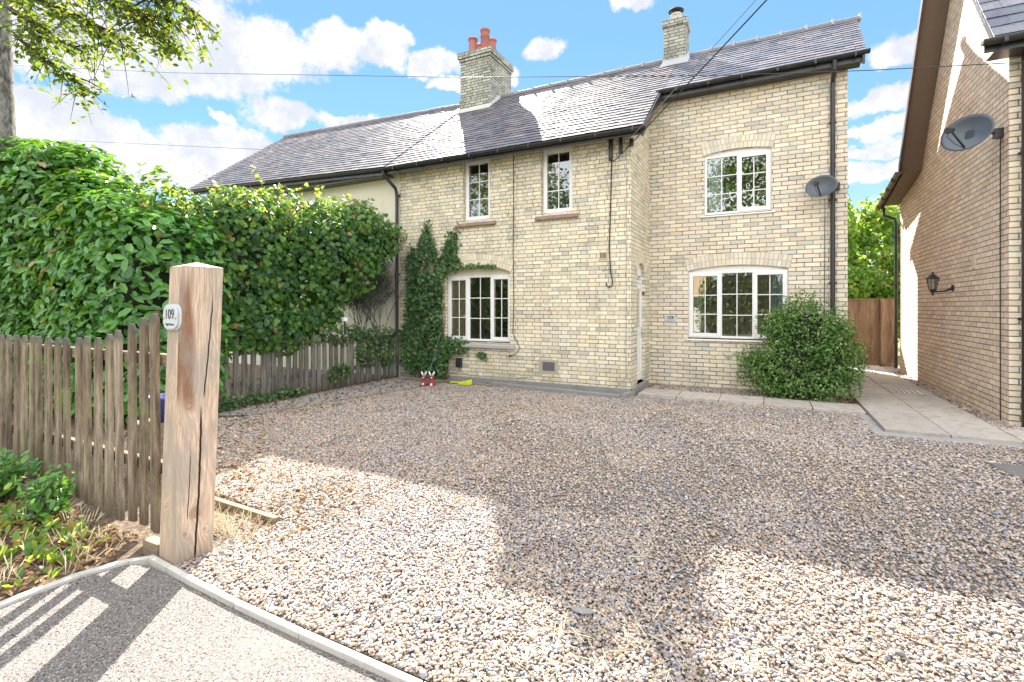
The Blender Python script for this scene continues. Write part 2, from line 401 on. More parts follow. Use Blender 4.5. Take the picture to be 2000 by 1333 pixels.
# weathered timber, grain up the z axis (attribute-free, per island tone)
def wood(name, stops, zs=.10, rings=False, green=0, island=True, horizontal=False, cracks=0):
    m, t, b = material(name); p = t.pos()
    sc = (1, 1, zs) if not horizontal else (zs, 1, 1)
    off = t.math('MULTIPLY', t.island(), 37.0) if island else 0.0
    p2 = t.vmath('ADD', t.vscale(p, sc), t.comb(off, off, off))
    wob = t.vmath('SCALE', t.vmath('SUBTRACT', t.noise(p2, 6, 2, .5, out='Color'), (.5, .5, .5)), None, scale=.12)
    q = t.vmath('ADD', p2, wob)
    n1 = t.noise(q, 30, 6, .65); n2 = t.noise(p2, 5, 3, .5); n3 = t.noise(q, 140, 3, .6)
    v = t.math('ADD', t.math('MULTIPLY', n1, .55), t.math('ADD', t.math('MULTIPLY', n2, .45), t.math('MULTIPLY', t.math('SUBTRACT', n3, .5), .22)))
    c = t.ramp(v, stops)
    if island: c = t.mix(1.0, c, t.ramp(t.island(), [(0, (.70, .70, .72)), (.5, (1, 1, 1)), (1, (1.2, 1.12, 1.0))]), 'MULTIPLY')
    if green:
        c = t.mix(t.math('MULTIPLY', t.smooth(t.noise(p, 3.2, 5, .65), .47, .68), green), c, (.24, .25, .13))
    if 'picket' in name:      # grey lichen-dark tips and damp feet, following each pale
        gz = t.xyz(t.add('ShaderNodeTexCoord').outputs['Generated'])[2]; gz = t.math('ADD', gz, t.math('MULTIPLY', t.math('SUBTRACT', n1, .5), .10))
        c = t.mix(t.math('MULTIPLY', t.smooth(gz, .93, .975), .75), c, (.10, .095, .085)); c = t.mix(t.math('MULTIPLY', t.smooth(gz, .16, .0), .6), c, (.06, .05, .035))
        c = t.mix(t.math('MULTIPLY', t.smooth(t.noise(t.vscale(p, (1, 1, .3)), 13, 4, .7), .55, .68), .55), c, (.05, .04, .03))
    h = t.math('ADD', v, t.math('MULTIPLY', n3, .4))
    if cracks:
        cr = t.noise(t.vmath('ADD', t.vscale(p, (1, 1, .06)), wob), 11, 1, .5)
        k = t.math('ABSOLUTE', t.math('SUBTRACT', cr, .5)); cm = t.smooth(k, .0, .010)
        cm = t.math('MAXIMUM', cm, t.smooth(t.noise(p, 2.2, 2, .5), .40, .48))
        c = t.mix(cm, (.03, .018, .012), c); h = t.math('ADD', h, t.math('MULTIPLY', cm, 1.5))
    setp(t, b, c, .85, t.bump(h, .005, .8), spec=.2)
wood('picket_wood', [(.3, (.05, .036, .026)), (.42, (.145, .11, .08)), (.52, (.26, .205, .145)), (.62, (.40, .34, .26)), (.75, (.54, .48, .40))], green=.5)
wood('picket_grey', [(.3, (.04, .038, .032)), (.45, (.12, .112, .096)), (.58, (.21, .20, .172)), (.75, (.32, .305, .27))], green=.35)
wood('panel_wood', [(.3, (.085, .05, .032)), (.45, (.20, .13, .09)), (.6, (.31, .215, .155)), (.75, (.39, .29, .215))])
wood('board_wood', [(.3, (.10, .08, .055)), (.5, (.27, .22, .15)), (.7, (.40, .34, .25))], horizontal=True, zs=.15)
# the gate post: pinkish softwood with a brown heart streak, knots and long cracks
m, t, b = material('post_wood'); p = t.pos(); X, Y, Z = t.xyz(p)
kn = [((-3.0, 1.70, .93), .055), ((-3.0, 1.74, .29), .06), ((-3.0, 1.80, 1.42), .04), ((-3.1, 1.645, 1.02), .035), ((-3.13, 1.645, .33), .025), ((-3.0, 1.69, .18), .02), ((-3.0, 1.8, .17), .02)]
bend = None
for (kc, kr) in kn:
    dv = t.vmath('SUBTRACT', p, kc); dl = t.vmath('LENGTH', t.vmath('MULTIPLY', dv, (1, 1, .6)))
    g = t.math('DIVIDE', kr * kr * 1.6, t.math('ADD', t.math('MULTIPLY', dl, dl), kr * kr * .5))
    bend = g if bend is None else t.math('ADD', bend, g)
wv = t.noise(t.vscale(p, (1, 1, .35)), 3.5, 2, .5)
ug = t.math('ADD', t.math('ADD', Y, X), t.math('ADD', t.math('MULTIPLY', bend, .03), t.math('MULTIPLY', wv, .28)))
grain = t.math('MULTIPLY', t.math('ADD', t.math('SINE', t.math('MULTIPLY', ug, 260)), 1), .5)
fineg = t.noise(t.vmath('ADD', t.vscale(p, (1, 1, .05)), t.comb(0.0, t.math('MULTIPLY', bend, .02), 0.0)), 90, 4, .6)
c = t.mix(t.math('MULTIPLY', grain, .40), (.66, .52, .40), (.40, .28, .19))
c = t.mix(t.math('MULTIPLY', t.smooth(fineg, .35, .7), .55), c, (.25, .165, .11))
# heart streak
sy_ = t.math('ADD', 1.685, t.math('MULTIPLY', t.math('SUBTRACT', wv, .5), .22))
st = t.math('SUBTRACT', 1, t.math('DIVIDE', t.math('ABSOLUTE', t.math('SUBTRACT', Y, sy_)), .048))
st = t.math('MULTIPLY', t.smooth(st, 0, .7), t.math('MULTIPLY', t.smooth(Z, .85, 1.0), t.smooth(Z, 1.75, 1.55)))
st = t.math('MULTIPLY', st, t.math('GREATER_THAN', X, -3.03 + .0))
c = t.mix(t.math('MULTIPLY', st, .9), c, t.mix(fineg, (.12, .05, .025), (.30, .15, .08)))
# grey weathering and dark foot
c = t.mix(t.math('MULTIPLY', t.smooth(t.noise(t.vscale(p, (1, 1, .4)), 7, 4, .6), .44, .62), .6), c, (.31, .285, .25))
c = t.mix(t.math('MULTIPLY', t.smooth(t.math('ADD', Z, t.math('MULTIPLY', wv, .2)), .28, .05), .6), c, (.16, .125, .08))
for (kc, kr) in kn:
    dl = t.vmath('LENGTH', t.vmath('MULTIPLY', t.vmath('SUBTRACT', p, kc), (1, 1, .85)))
    c = t.mix(t.math('MULTIPLY', t.smooth(dl, kr * .75, kr * .35), .75), c, t.mix(t.math('MULTIPLY', t.math('ADD', t.math('SINE', t.math('MULTIPLY', dl, 700)), 1), .5), (.42, .28, .18), (.17, .10, .06)))
# long drying cracks on both faces
crk = None
for (yc, amp, z0, z1, wd) in ((1.778, .045, .95, 1.62, .0022), (1.745, .022, .0, .95, .0035), (1.70, .02, .25, .7, .0014)):
    lin = t.math('ADD', yc, t.math('MULTIPLY', t.math('SINE', t.math('MULTIPLY', t.math('SUBTRACT', Z, z0), 1.9)), amp))
    lin = t.math('ADD', lin, t.math('MULTIPLY', t.math('SUBTRACT', t.noise(t.comb(0.0, 0.0, Z), 9, 3, .6), .5), .02))
    dd = t.math('ABSOLUTE', t.math('SUBTRACT', Y, lin))
    mk = t.smooth(dd, wd * 2, wd); mk = t.math('MULTIPLY', mk, t.math('MULTIPLY', t.smooth(Z, z0, z0 + .05), t.smooth(Z, z1, z1 - .15)))
    crk = mk if crk is None else t.math('MAXIMUM', crk, mk)
crk = t.math('MULTIPLY', crk, t.math('GREATER_THAN', X, -3.05))
c = t.mix(crk, c, (.025, .015, .01))
h = t.math('SUBTRACT', t.math('ADD', t.math('MULTIPLY', fineg, .5), t.math('MULTIPLY', grain, .25)), t.math('MULTIPLY', crk, 3))
setp(t, b, c, .8, t.bump(h, .004, .8), spec=.2)
simple('post_cap', (.46, .38, .29), .8, .15, 20, bump=.003)

# leaves
def leaf_mat(name, stops, tstops, rough=.4, trans=.4, spec=.5, edge=None):
    m, t, b = material(name)
    r = t.attr('rnd'); c = t.ramp(r, stops); tc = t.ramp(r, tstops)
    p = t.pos(); n = t.noise(p, 1.7, 3, .6)
    c = t.mix(1.0, c, t.ramp(n, [(.3, (.75, .78, .75)), (.7, (1.2, 1.18, 1.1))]), 'MULTIPLY')
    setp(t, b, c, rough, None, spec=spec)
    tl = t.add('ShaderNodeBsdfTranslucent'); t.link(tc, tl.inputs[0])
    mx = t.add('ShaderNodeMixShader'); mx.inputs[0].default_value = trans
    t.link(b.outputs[0], mx.inputs[1]); t.link(tl.outputs[0], mx.inputs[2]); t.link(mx.outputs[0], t.out.inputs[0])
leaf_mat('leaf_laurel', [(0, (.03, .12, .02)), (.4, (.065, .22, .035)), (.75, (.11, .31, .05)), (.965, (.10, .25, .04)), (.98, (.35, .20, .08)), (1, (.45, .30, .16))],
         [(0, (.10, .30, .02)), (.7, (.26, .52, .03)), (.96, (.42, .62, .05)), (1, (.6, .4, .2))], .3, .32, .6)
leaf_mat('leaf_vine', [(0, (.016, .065, .028)), (.45, (.038, .125, .036)), (.8, (.09, .22, .045)), (.978, (.16, .27, .05)), (.987, (.32, .13, .06)), (1, (.38, .22, .12))],
         [(0, (.14, .32, .03)), (.6, (.36, .55, .05)), (.95, (.66, .68, .09)), (1, (.6, .3, .12))], .45, .42)
leaf_mat('leaf_ivy', [(0, (.018, .06, .024)), (.5, (.04, .11, .035)), (.85, (.09, .18, .045)), (.99, (.15, .22, .06)), (.994, (.36, .16, .10)), (1, (.40, .22, .14))],
         [(0, (.08, .2, .03)), (.95, (.3, .4, .06)), (1, (.5, .25, .12))], .45, .25)
leaf_mat('leaf_bush', [(0, (.035, .11, .03)), (.45, (.09, .21, .045)), (.78, (.17, .31, .065)), (.93, (.28, .37, .13)), (1, (.46, .48, .28))],
         [(0, (.10, .28, .03)), (.8, (.3, .5, .06)), (1, (.5, .5, .2))], .4, .3)
leaf_mat('leaf_alder', [(0, (.03, .075, .015)), (.5, (.07, .13, .022)), (1, (.16, .21, .04))], [(0, (.10, .20, .02)), (.6, (.28, .38, .035)), (1, (.5, .52, .07))], .45, .42)
leaf_mat('leaf_maple', [(0, (.04, .12, .02)), (.6, (.09, .21, .03)), (.88, (.16, .27, .04)), (1, (.34, .28, .08))], [(0, (.24, .46, .04)), (.6, (.42, .62, .06)), (.85, (.6, .66, .1)), (1, (.8, .62, .2))], .45, .5)
leaf_mat('leaf_far', [(0, (.03, .08, .015)), (.6, (.08, .15, .03)), (1, (.18, .24, .05))], [(0, (.12, .26, .03)), (1, (.4, .5, .06))], .5, .3)
leaf_mat('leaf_conifer', [(0, (.02, .05, .03)), (1, (.05, .10, .06))], [(0, (.05, .1, .04)), (1, (.1, .2, .06))], .6, .15)
leaf_mat('leaf_grey', [(0, (.05, .075, .055)), (1, (.13, .16, .12))], [(0, (.1, .16, .08)), (1, (.2, .26, .14))], .6, .2)
leaf_mat('leaf_weed', [(0, (.05, .15, .03)), (.6, (.12, .26, .04)), (.9, (.24, .34, .05)), (1, (.4, .14, .05))], [(0, (.25, .5, .04)), (.8, (.6, .72, .08)), (1, (.7, .3, .1))], .4, .4)
leaf_mat('leaf_dry', [(0, (.14, .075, .04)), (.4, (.28, .16, .09)), (.7, (.42, .28, .16)), (1, (.52, .40, .25))], [(0, (.2, .1, .05)), (1, (.5, .35, .15))], .8, .15, .2)
leaf_mat('straw', [(0, (.50, .40, .25)), (.5, (.68, .59, .42)), (1, (.80, .74, .58))], [(0, (.4, .3, .2)), (1, (.6, .5, .3))], .7, .1, .2)

# ground materials
m, t, b = material('pebble')
r = t.attr('rnd'); p = t.pos()
c = t.ramp(r, [(0, (.12, .125, .145)), (.10, (.20, .215, .25)), (.18, (.27, .285, .315)), (.27, (.26, .205, .165)), (.38, (.36, .27, .20)), (.50, (.44, .36, .29)), (.60, (.30, .275, .255)), (.70, (.42, .30, .21)), (.80, (.53, .46, .39)), (.87, (.34, .31, .29)), (.92, (.20, .125, .085)), (.95, (.29, .22, .185)), (1, (.62, .56, .49))])
c = t.mix(t.math('MULTIPLY', t.noise(p, 160, 3, .6), .35), c, t.mix(1.0, c, (.6, .55, .5), 'MULTIPLY'))
big = t.noise(p, .55, 3, .5)
c = t.mix(1.0, c, t.ramp(big, [(.3, (1.0, 1.04, 1.12)), (.5, (1.16, 1.15, 1.14)), (.7, (1.2, 1.14, 1.07))]), 'MULTIPLY')
c = t.mix(t.math('MULTIPLY', t.smooth(t.noise(p, 1.3, 5, .7), .56, .70), .4), c, t.mix(1.0, c, (.68, .57, .48), 'MULTIPLY'))
setp(t, b, c, .62, None, spec=.35)
m, t, b = material('gravel_bed'); p = t.pos()
vo = t.add('ShaderNodeTexVoronoi'); t.inp(vo.inputs['Vector'], t.vmath('ADD', p, t.vmath('SCALE', t.noise(p, 30, 2, .5, out='Color'), None, scale=.02))); vo.inputs['Scale'].default_value = 85
cc = t.xyz(vo.outputs['Color'])[0]
c = t.ramp(cc, [(0, (.13, .13, .145)), (.2, (.24, .19, .15)), (.4, (.32, .25, .19)), (.6, (.38, .315, .255)), (.8, (.27, .255, .245)), (1, (.46, .40, .34))])
c = t.mix(t.smooth(vo.outputs['Distance'], .35, .75), c, (.12, .10, .08))
setp(t, b, c, .85, t.bump(t.math('SUBTRACT', 1, vo.outputs['Distance']), .012, 1), spec=.2)
m, t, b = material('asphalt'); p = t.pos()
vo = t.add('ShaderNodeTexVoronoi'); t.inp(vo.inputs['Vector'], p); vo.inputs['Scale'].default_value = 210
cc = t.xyz(vo.outputs['Color'])[0]
c = t.ramp(cc, [(0, (.085, .08, .08)), (.5, (.145, .13, .12)), (.8, (.21, .185, .165)), (.93, (.30, .26, .23)), (1, (.45, .41, .38))])
hol = t.smooth(t.noise(p, 85, 3, .55), .41, .35)
c = t.mix(hol, c, (.03, .03, .032))
c = t.mix(t.math('MULTIPLY', t.smooth(t.noise(p, 2.2, 5, .65), .42, .7), .4), c, (.22, .20, .175))
hh = t.math('SUBTRACT', t.math('MULTIPLY', t.math('SUBTRACT', 1, vo.outputs['Distance']), .5), t.math('MULTIPLY', hol, 1.6))
setp(t, b, c, .85, t.bump(hh, .003, .9), spec=.2)
m, t, b = material('soil'); p = t.pos()
n = t.noise(p, 22, 8, .75)
c = t.ramp(n, [(.3, (.075, .05, .035)), (.5, (.20, .15, .11)), (.62, (.32, .25, .19)), (.75, (.42, .35, .28))])
setp(t, b, c, .95, t.bump(n, .05, 1), spec=.15)
m, t, b = material('ground_green'); p = t.pos()
n = t.noise(p, 6, 6, .7)
setp(t, b, t.ramp(n, [(.3, (.10, .11, .04)), (.6, (.20, .20, .08)), (.75, (.3, .26, .15))]), .95, t.bump(n, .03, 1), spec=.15)
m, t, b = material('slab'); p = t.pos()
c = t.ramp(t.island(), [(0, (.37, .335, .30)), (.5, (.43, .385, .34)), (1, (.48, .425, .37))])
n = t.noise(p, 9, 6, .7)
c = t.mix(t.math('MULTIPLY', t.smooth(n, .42, .66), .6), c, (.25, .22, .185))
c = t.mix(t.math('MULTIPLY', t.smooth(t.noise(p, 60, 2, .5), .62, .70), .4), c, (.24, .21, .18))
setp(t, b, c, .85, t.bump(t.noise(p, 45, 5, .6), .004, 1), spec=.25)
simple('path_dirt', (.30, .295, .29), .95, .25, 8, bump=.01, dirt=((.16, .13, .1), .7))

# ------------------------------------------------------------------ ground (structure)
def sheet(name, pts, z, mat, kind='structure', label=None, div=0):
    mb = MB(); mb.quad(*[(x, y, z) for x, y in pts]); o = build(name, mb, mat); return tag(o, label, None, None, kind)
sheet('ground', [(-400, -400), (400, -400), (400, 400), (-400, 400)], -.03, 'ground_green')
sheet('soil', [(-30, -1.2), (-3.40, -1.2), (-3.40, 1.50), (-3.22, 1.72), (-3.05, 2.3), (-5.9, 8.45), (-30, 8.45)], -.004, 'soil')
sheet('gravel_ground', [(-3.22, 1.62), (3.6, 1.60), (7.5, 1.6), (7.5, 7.3), (3.4, 7.35), (2.85, 16), (.9, 16), (.9, 9.95), (-2.0, 9.95), (-2.0, 8.45), (-7.05, 8.45), (-5.75, 7.2), (-6.3, 4.3), (-6.95, 3.9), (-6.95, 2.9), (-4.6, 2.2), (-3.2, 2.0)], .0, 'gravel_bed')
sheet('road', [(-3.385, 1.50), (-3.385, -30), (8, -30), (8, 1.53), (-3.2, 1.585)], .001, 'asphalt')
sheet('far_lane', [(-40, -7.5), (-3.5, -7.5), (-3.5, -1.3), (-40, -1.3)], .004, 'asphalt')
mb = MB()     # trodden strip between the gravel and the picket fence
mb.quad((-6.95, 4.1, .006), (-6.28, 4.45, .006), (-5.8, 7.15, .006), (-5.9, 7.9, .006), (-6.95, 8.3, .006))
tag(build('garden_path', mb, 'path_dirt'), kind='structure')

# paved path of slabs beside and in front of the extension
mb = MB()
def slab(x0, x1, y0, y1, z0=-.02, z1=.05):
    j = .005; d = random.uniform(-.003, .003); mb.box(x0 + j, x1 - j, y0 + j, y1 - j, z0, z1 + d)
x = -1.93
for i in range(5): slab(x, x + .63, 8.37 - .02 * i, 9.0 - .02 * i); x += .63
y = 7.27
for i in range(13):
    slab(1.25, 1.86, y, y + .6); slab(1.86, 2.47, y + (.0 if i else 0), y + .6)
    y += .6
slab(2.47, 3.07, 7.27, 7.95); slab(3.07, 3.7, 7.27, 7.95)
o = build('paved_path', mb, 'slab', bevel=.004); tag(o, kind='structure')
mb = MB(); mb.box(1.12, 3.7, 7.10, 7.268, -.02, .017); mb.box(1.13, 1.247, 7.2, 8.3, -.02, .015)
tag(build('path_haunching', mb, 'path_dirt', bevel=.01), kind='structure')
# small drain grate let into the path, manhole at the right
r_ = thing('drain_cover', 'small pierced metal drain cover set in the paved path between the houses', 'drain cover', (2.08, 10.6, .052))
mb = MB(); mb.box(1.92, 2.32, 10.42, 10.82, .046, .056)
fr_ = build('cover_plate', mb, 'galv', r_)
mb = MB()
for i in range(5):
    for j in range(6): mb.box(1.95 + i * .07, 1.99 + i * .07, 10.45 + j * .06, 10.48 + j * .06, .0562, .058)
tag(build('grate_slots', mb, 'vent_dark', r_), kind='stuff')
mb = MB(); mb.prism([(1.86, 6.24), (1.95, 5.70), (2.6, 5.72), (2.6, 6.3)], .0, .03, 'z')
tag(build('manhole_cover', mb, 'vent_dark', bevel=.006), 'dark flat manhole cover lying in the gravel at the right edge', 'manhole cover')

# kerb edging between tarmac and gravel
r_ = thing('edging_kerb', 'pale concrete edging strip curving between the tarmac and the gravel', 'kerb', (-2.3, 1.58, 0))
ke = [(-3.25, 1.63), (-3.02, 1.615), (-2.86, 1.60), (-2.36, 1.575), (-1.88, 1.565), (-1.2, 1.56), (-.3, 1.56), (.7, 1.56), (1.7, 1.56), (2.7, 1.56)]
for a, bb in zip(ke[:-1], ke[1:]):
    a = Vector((*a, 0)); bb = Vector((*bb, 0)); d = (bb - a).normalized(); n = Vector((-d.y, d.x, 0)) * .0165
    a2 = a + d * .003; b2 = bb - d * .003; z1 = .030
    mb = MB(); mb.hexa([(a2 - n) + Vector((0, 0, -.05)), (b2 - n) + Vector((0, 0, -.05)), (b2 + n) + Vector((0, 0, -.05)), (a2 + n) + Vector((0, 0, -.05)),
             (a2 - n) + Vector((0, 0, z1)), (b2 - n) + Vector((0, 0, z1)), (b2 + n) + Vector((0, 0, z1)), (a2 + n) + Vector((0, 0, z1))])
    build('kerb_unit', mb, 'concrete', r_, bevel=.004)
mb = MB(); pv = [(-3.44, -1.5), (-3.42, .7), (-3.44, 1.1), (-3.43, 1.35), (-3.36, 1.55), (-3.26, 1.66)]
for a, bb in zip(pv[:-1], pv[1:]): mb.hexa([(a[0], a[1], -.03), (a[0] + .05, a[1], -.03), (bb[0] + .05, bb[1], -.03), (bb[0], bb[1], -.03), (a[0], a[1], .018), (a[0] + .05, a[1], .018), (bb[0] + .05, bb[1], .018), (bb[0], bb[1], .018)])
tag(build('verge_edging', mb, 'concrete', bevel=.004), 'narrow pale concrete edging along the weedy verge beside the tarmac', 'kerb')

# ------------------------------------------------------------------ house builders
def arc_z(u, u0, u1, zs, za):
    c = (u0 + u1) / 2; h = (u1 - u0) / 2; rise = za - zs
    if rise <= 0: return zs
    Rr = (h * h + rise * rise) / (2 * rise); return za - Rr + math.sqrt(max(Rr * Rr - (u - c) ** 2, 0))
def wall(mb, axis, pos, thick, u0, u1, z0, z1, ops):
    """front face at pos (y for axis 'x', x for axis 'y'), going back by thick. ops: (ua,ub,za,zspring,zapex)"""
    def P(u, d, z): return (u, pos + d, z) if axis == 'x' else (pos + d, u, z)
    us = sorted({u0, u1, *[o[0] for o in ops], *[o[1] for o in ops]}); zs = sorted({z0, z1, *[o[2] for o in ops], *[max(o[3], o[4]) for o in ops]})
    for a, b2 in zip(us[:-1], us[1:]):
        for c, d in zip(zs[:-1], zs[1:]):
            um, zm = (a + b2) / 2, (c + d) / 2
            if any(o[0] < um < o[1] and o[2] < zm < max(o[3], o[4]) for o in ops): continue
            mb.quad(P(a, 0, c), P(b2, 0, c), P(b2, 0, d), P(a, 0, d)); mb.quad(P(b2, thick, c), P(a, thick, c), P(a, thick, d), P(b2, thick, d))
    for (a, b2, c, sp, ap) in ops:
        mb.quad(P(a, 0, c), P(b2, 0, c), P(b2, thick, c), P(a, thick, c))
        mb.quad(P(a, 0, c), P(a, thick, c), P(a, thick, sp), P(a, 0, sp)); mb.quad(P(b2, thick, c), P(b2, 0, c), P(b2, 0, sp), P(b2, thick, sp))
        N = 14 if ap > sp else 1
        for i in range(N):
            x0 = a + (b2 - a) * i / N; x1 = a + (b2 - a) * (i + 1) / N; y0 = arc_z(x0, a, b2, sp, ap); y1 = arc_z(x1, a, b2, sp, ap)
            mb.quad(P(x0, 0, y0), P(x0, thick, y0), P(x1, thick, y1), P(x1, 0, y1))
            if ap > sp:
                mb.quad(P(x0, 0, y0), P(x1, 0, y1), P(x1, 0, ap), P(x0, 0, ap)); mb.quad(P(x1, thick, y1), P(x0, thick, y0), P(x0, thick, ap), P(x1, thick, ap))
    for a in (u0, u1): mb.quad(P(a, 0, z0), P(a, 0, z1), P(a, thick, z1), P(a, thick, z0))
    mb.quad(P(u0, 0, z1), P(u1, 0, z1), P(u1, thick, z1), P(u0, thick, z1))
def arch(parent, axis, pos, u0, u1, sp, ap, mat, rings=2, bw=.07, bh=.105, out=-1):
    """segmental brick arch of separate voussoirs over an opening"""
    c = (u0 + u1) / 2; h = (u1 - u0) / 2; rise = ap - sp; Rr = (h * h + rise * rise) / (2 * rise); zc = ap - Rr; A = math.asin(h / Rr)
    def P(r, a, d):
        u, z = c + r * math.sin(a), zc + r * math.cos(a); return (u, pos + d * -out * 1.0, z) if axis == 'x' else (pos + d * -out, u, z)
    bk = MB(); mo = MB()
    for k in range(rings):
        r0 = Rr + .008 + k * (bh + .008); r1 = r0 + bh; n = round(2 * A * (r0 + bh / 2) / bw)
        for i in range(n):
            a0 = -A + 2 * A * i / n + .0045 / r0; a1 = -A + 2 * A * (i + 1) / n - .0045 / r0; e = random.uniform(.005, .008)
            pp = [P(r0, a0, -e), P(r0, a1, -e), P(r0, a1, .01), P(r0, a0, .01), P(r1, a0, -e), P(r1, a1, -e), P(r1, a1, .01), P(r1, a0, .01)]
            bk.hexa(pp)
    N = 20; rA, rB = Rr + .001, Rr + rings * (bh + .008) + .006; eA = A + .006 / Rr
    for i in range(N):
        a0 = -eA + 2 * eA * i / N; a1 = -eA + 2 * eA * (i + 1) / N
        mo.quad(P(rA, a0, -.003), P(rA, a1, -.003), P(rB, a1, -.003), P(rB, a0, -.003)); mo.quad(P(rA, a0, -.003), P(rA, a0, .01), P(rA, a1, .01), P(rA, a1, -.003))
    o = build('window_arch', bk, mat, parent); build('arch_mortar', mo, 'mortar', o)

def frame_box(mb, P, a, b2, c, d, wd, y0, y1):
    def bx(u0, u1, z0, z1):
        p, q = P(u0, y0, z0), P(u1, y1, z1); mb.box(min(p[0], q[0]), max(p[0], q[0]), min(p[1], q[1]), max(p[1], q[1]), z0, z1)
    bx(a, a + wd, c, d); bx(b2 - wd, b2, c, d); bx(a + wd, b2 - wd, c, c + wd); bx(a + wd, b2 - wd, d - wd, d)
def window(parent, y, x0, x1, z0, z1, lights, rows=3, head=None, label=None):
    """lights: (xa, xb, sash?) ; frame depth .06 going back from y"""
    P = lambda u, yy, z: (u, yy, z)
    mb = MB(); fw = .042; frame_box(mb, P, x0, x1, z0, z1, fw, y, y + .065)
    for (a, b2, s) in lights[:-1]: mb.box(b2 - .018, b2 + .018, y, y + .065, z0 + fw, z1 - fw)
    if head:       # curved infill board under the arch
        sp, ap, hm = head
        N = 14
        for i in range(N):
            a = x0 + (x1 - x0) * i / N; b2 = x0 + (x1 - x0) * (i + 1) / N; za = max(arc_z(a, x0, x1, sp, ap) + .004, z1 + .001); zb = max(arc_z(b2, x0, x1, sp, ap) + .004, z1 + .001)
            if hm == 'upvc': mb.hexa([(a, y + .004, z1), (b2, y + .004, z1), (b2, y + .05, z1), (a, y + .05, z1), (a, y + .004, za), (b2, y + .004, zb), (b2, y + .05, zb), (a, y + .05, za)])
    wn = build('window', mb, 'upvc', parent, bevel=.004)
    if label: wn['label'] = label
    if head and head[2] != 'upvc':
        hb = MB()
        for i in range(14):
            a = x0 + (x1 - x0) * i / 14; b2 = x0 + (x1 - x0) * (i + 1) / 14; za = max(arc_z(a, x0, x1, head[0], head[1]), z1 + .001); zb = max(arc_z(b2, x0, x1, head[0], head[1]), z1 + .001)
            hb.hexa([(a, y + .004, z1), (b2, y + .004, z1), (b2, y + .05, z1), (a, y + .05, z1), (a, y + .004, za), (b2, y + .004, zb), (b2, y + .05, zb), (a, y + .05, za)])
        build('head_board', hb, head[2], wn)
    pane = MB(); bars = MB()
    n = len(lights)
    for i, (a, b2, s) in enumerate(lights):
        la = a + (fw if i == 0 else .018); lb = b2 - (fw if i == n - 1 else .018); lc, ld = z0 + fw, z1 - fw
        if s:
            sm = MB(); g = .02; frame_box(sm, P, la - g, lb + g, lc - g, ld + g, .068, y - .018, y + .02)
            build('sash', sm, 'upvc', wn, bevel=.005); la += .046; lb -= .046; lc += .046; ld -= .046
        yy = y + .028
        pane.quad((la, yy, lc), (lb, yy, lc), (lb, yy, ld), (la, yy, ld))
        m = (la + lb) / 2; bars.box(m - .008, m + .008, yy - .008, yy + .004, lc, ld)
        for k in range(1, rows):
            zz = lc + (ld - lc) * k / rows; bars.box(la, lb, yy - .0075, yy + .0035, zz - .008, zz + .008)
    build('pane', pane, 'glass', wn); build('glazing_bars', bars, 'upvc', wn)
    return wn

def slate_roof(mb, A, B, C, D, gauge=.16, wid=.25, lift=.013, thick=.006, jit=.0035):
    """A eave-left, B eave-right, C ridge-right, D ridge-left (world points); slates laid in broken courses"""
    A, B, C, D = map(Vector, (A, B, C, D)); L = ((D - A).length + (C - B).length) / 2; rows = round(L / gauge); nrm = (B - A).cross(D - A).normalized()
    for r in range(rows):
        v0, v1 = r / rows, (r + 1) / rows
        a0, b0, a1, b1 = A.lerp(D, v0), B.lerp(C, v0), A.lerp(D, v1), B.lerp(C, v1)
        n = max(2, round((b0 - a0).length / wid)); off = .5 if r % 2 else 0.0
        edges = [0.0] + [(i + off + random.uniform(-.02, .02)) / n for i in range(0 if off else 1, n)] + [1.0]
        up = (a1 - a0).normalized()
        for e0, e1 in zip(edges[:-1], edges[1:]):
            if e1 - e0 < .1 / n: continue
            g = .0018 / (b0 - a0).length; q0, q1 = e0 + g, e1 - g; h0 = lift + random.uniform(0, jit); dr = up * random.uniform(-.006, .006); tw = random.uniform(-jit, jit)
            p0 = a0.lerp(b0, q0) + dr; p1 = a0.lerp(b0, q1) + dr; p2 = a1.lerp(b1, q1) + up * .02; p3 = a1.lerp(b1, q0) + up * .02
            lo = [p0 + nrm * (h0 + tw - thick), p1 + nrm * (h0 - tw - thick), p2 + nrm * (-.004), p3 + nrm * (-.004)]
            hi = [p0 + nrm * (h0 + tw), p1 + nrm * (h0 - tw), p2 + nrm * .001, p3 + nrm * .001]
            mb.hexa([*lo, *hi])
def gutter(mb, pts, r=.055, n=8, closed_ends=True):
    """half-round channel along a polyline"""
    pts = [Vector(p) for p in pts]; i0 = len(mb.v)
    for k, p in enumerate(pts):
        d = (pts[min(k + 1, len(pts) - 1)] - pts[max(k - 1, 0)]).normalized(); sd_ = d.cross(Vector((0, 0, 1))).normalized(); up = sd_.cross(d)
        for rr in (r, r * .88):
            for j in range(n + 1):
                a = math.pi * j / n; mb.v.append(tuple(p + sd_ * math.cos(a) * rr - up * math.sin(a) * rr))
    m = 2 * (n + 1)
    for k in range(len(pts) - 1):
        for j in range(n):
            for o_, fl in ((0, 0), (n + 1, 1)):
                q = (i0 + k * m + o_ + j, i0 + k * m + o_ + j + 1, i0 + (k + 1) * m + o_ + j + 1, i0 + (k + 1) * m + o_ + j); mb.f.append(q[::-1] if fl else q)
        for j in (0, n): mb.f.append((i0 + k * m + j, i0 + (k + 1) * m + j, i0 + (k + 1) * m + n + 1 + j, i0 + k * m + n + 1 + j))
    for k in (0, len(pts) - 1): mb.f.append(tuple(i0 + k * m + j for j in range(n + 1)))
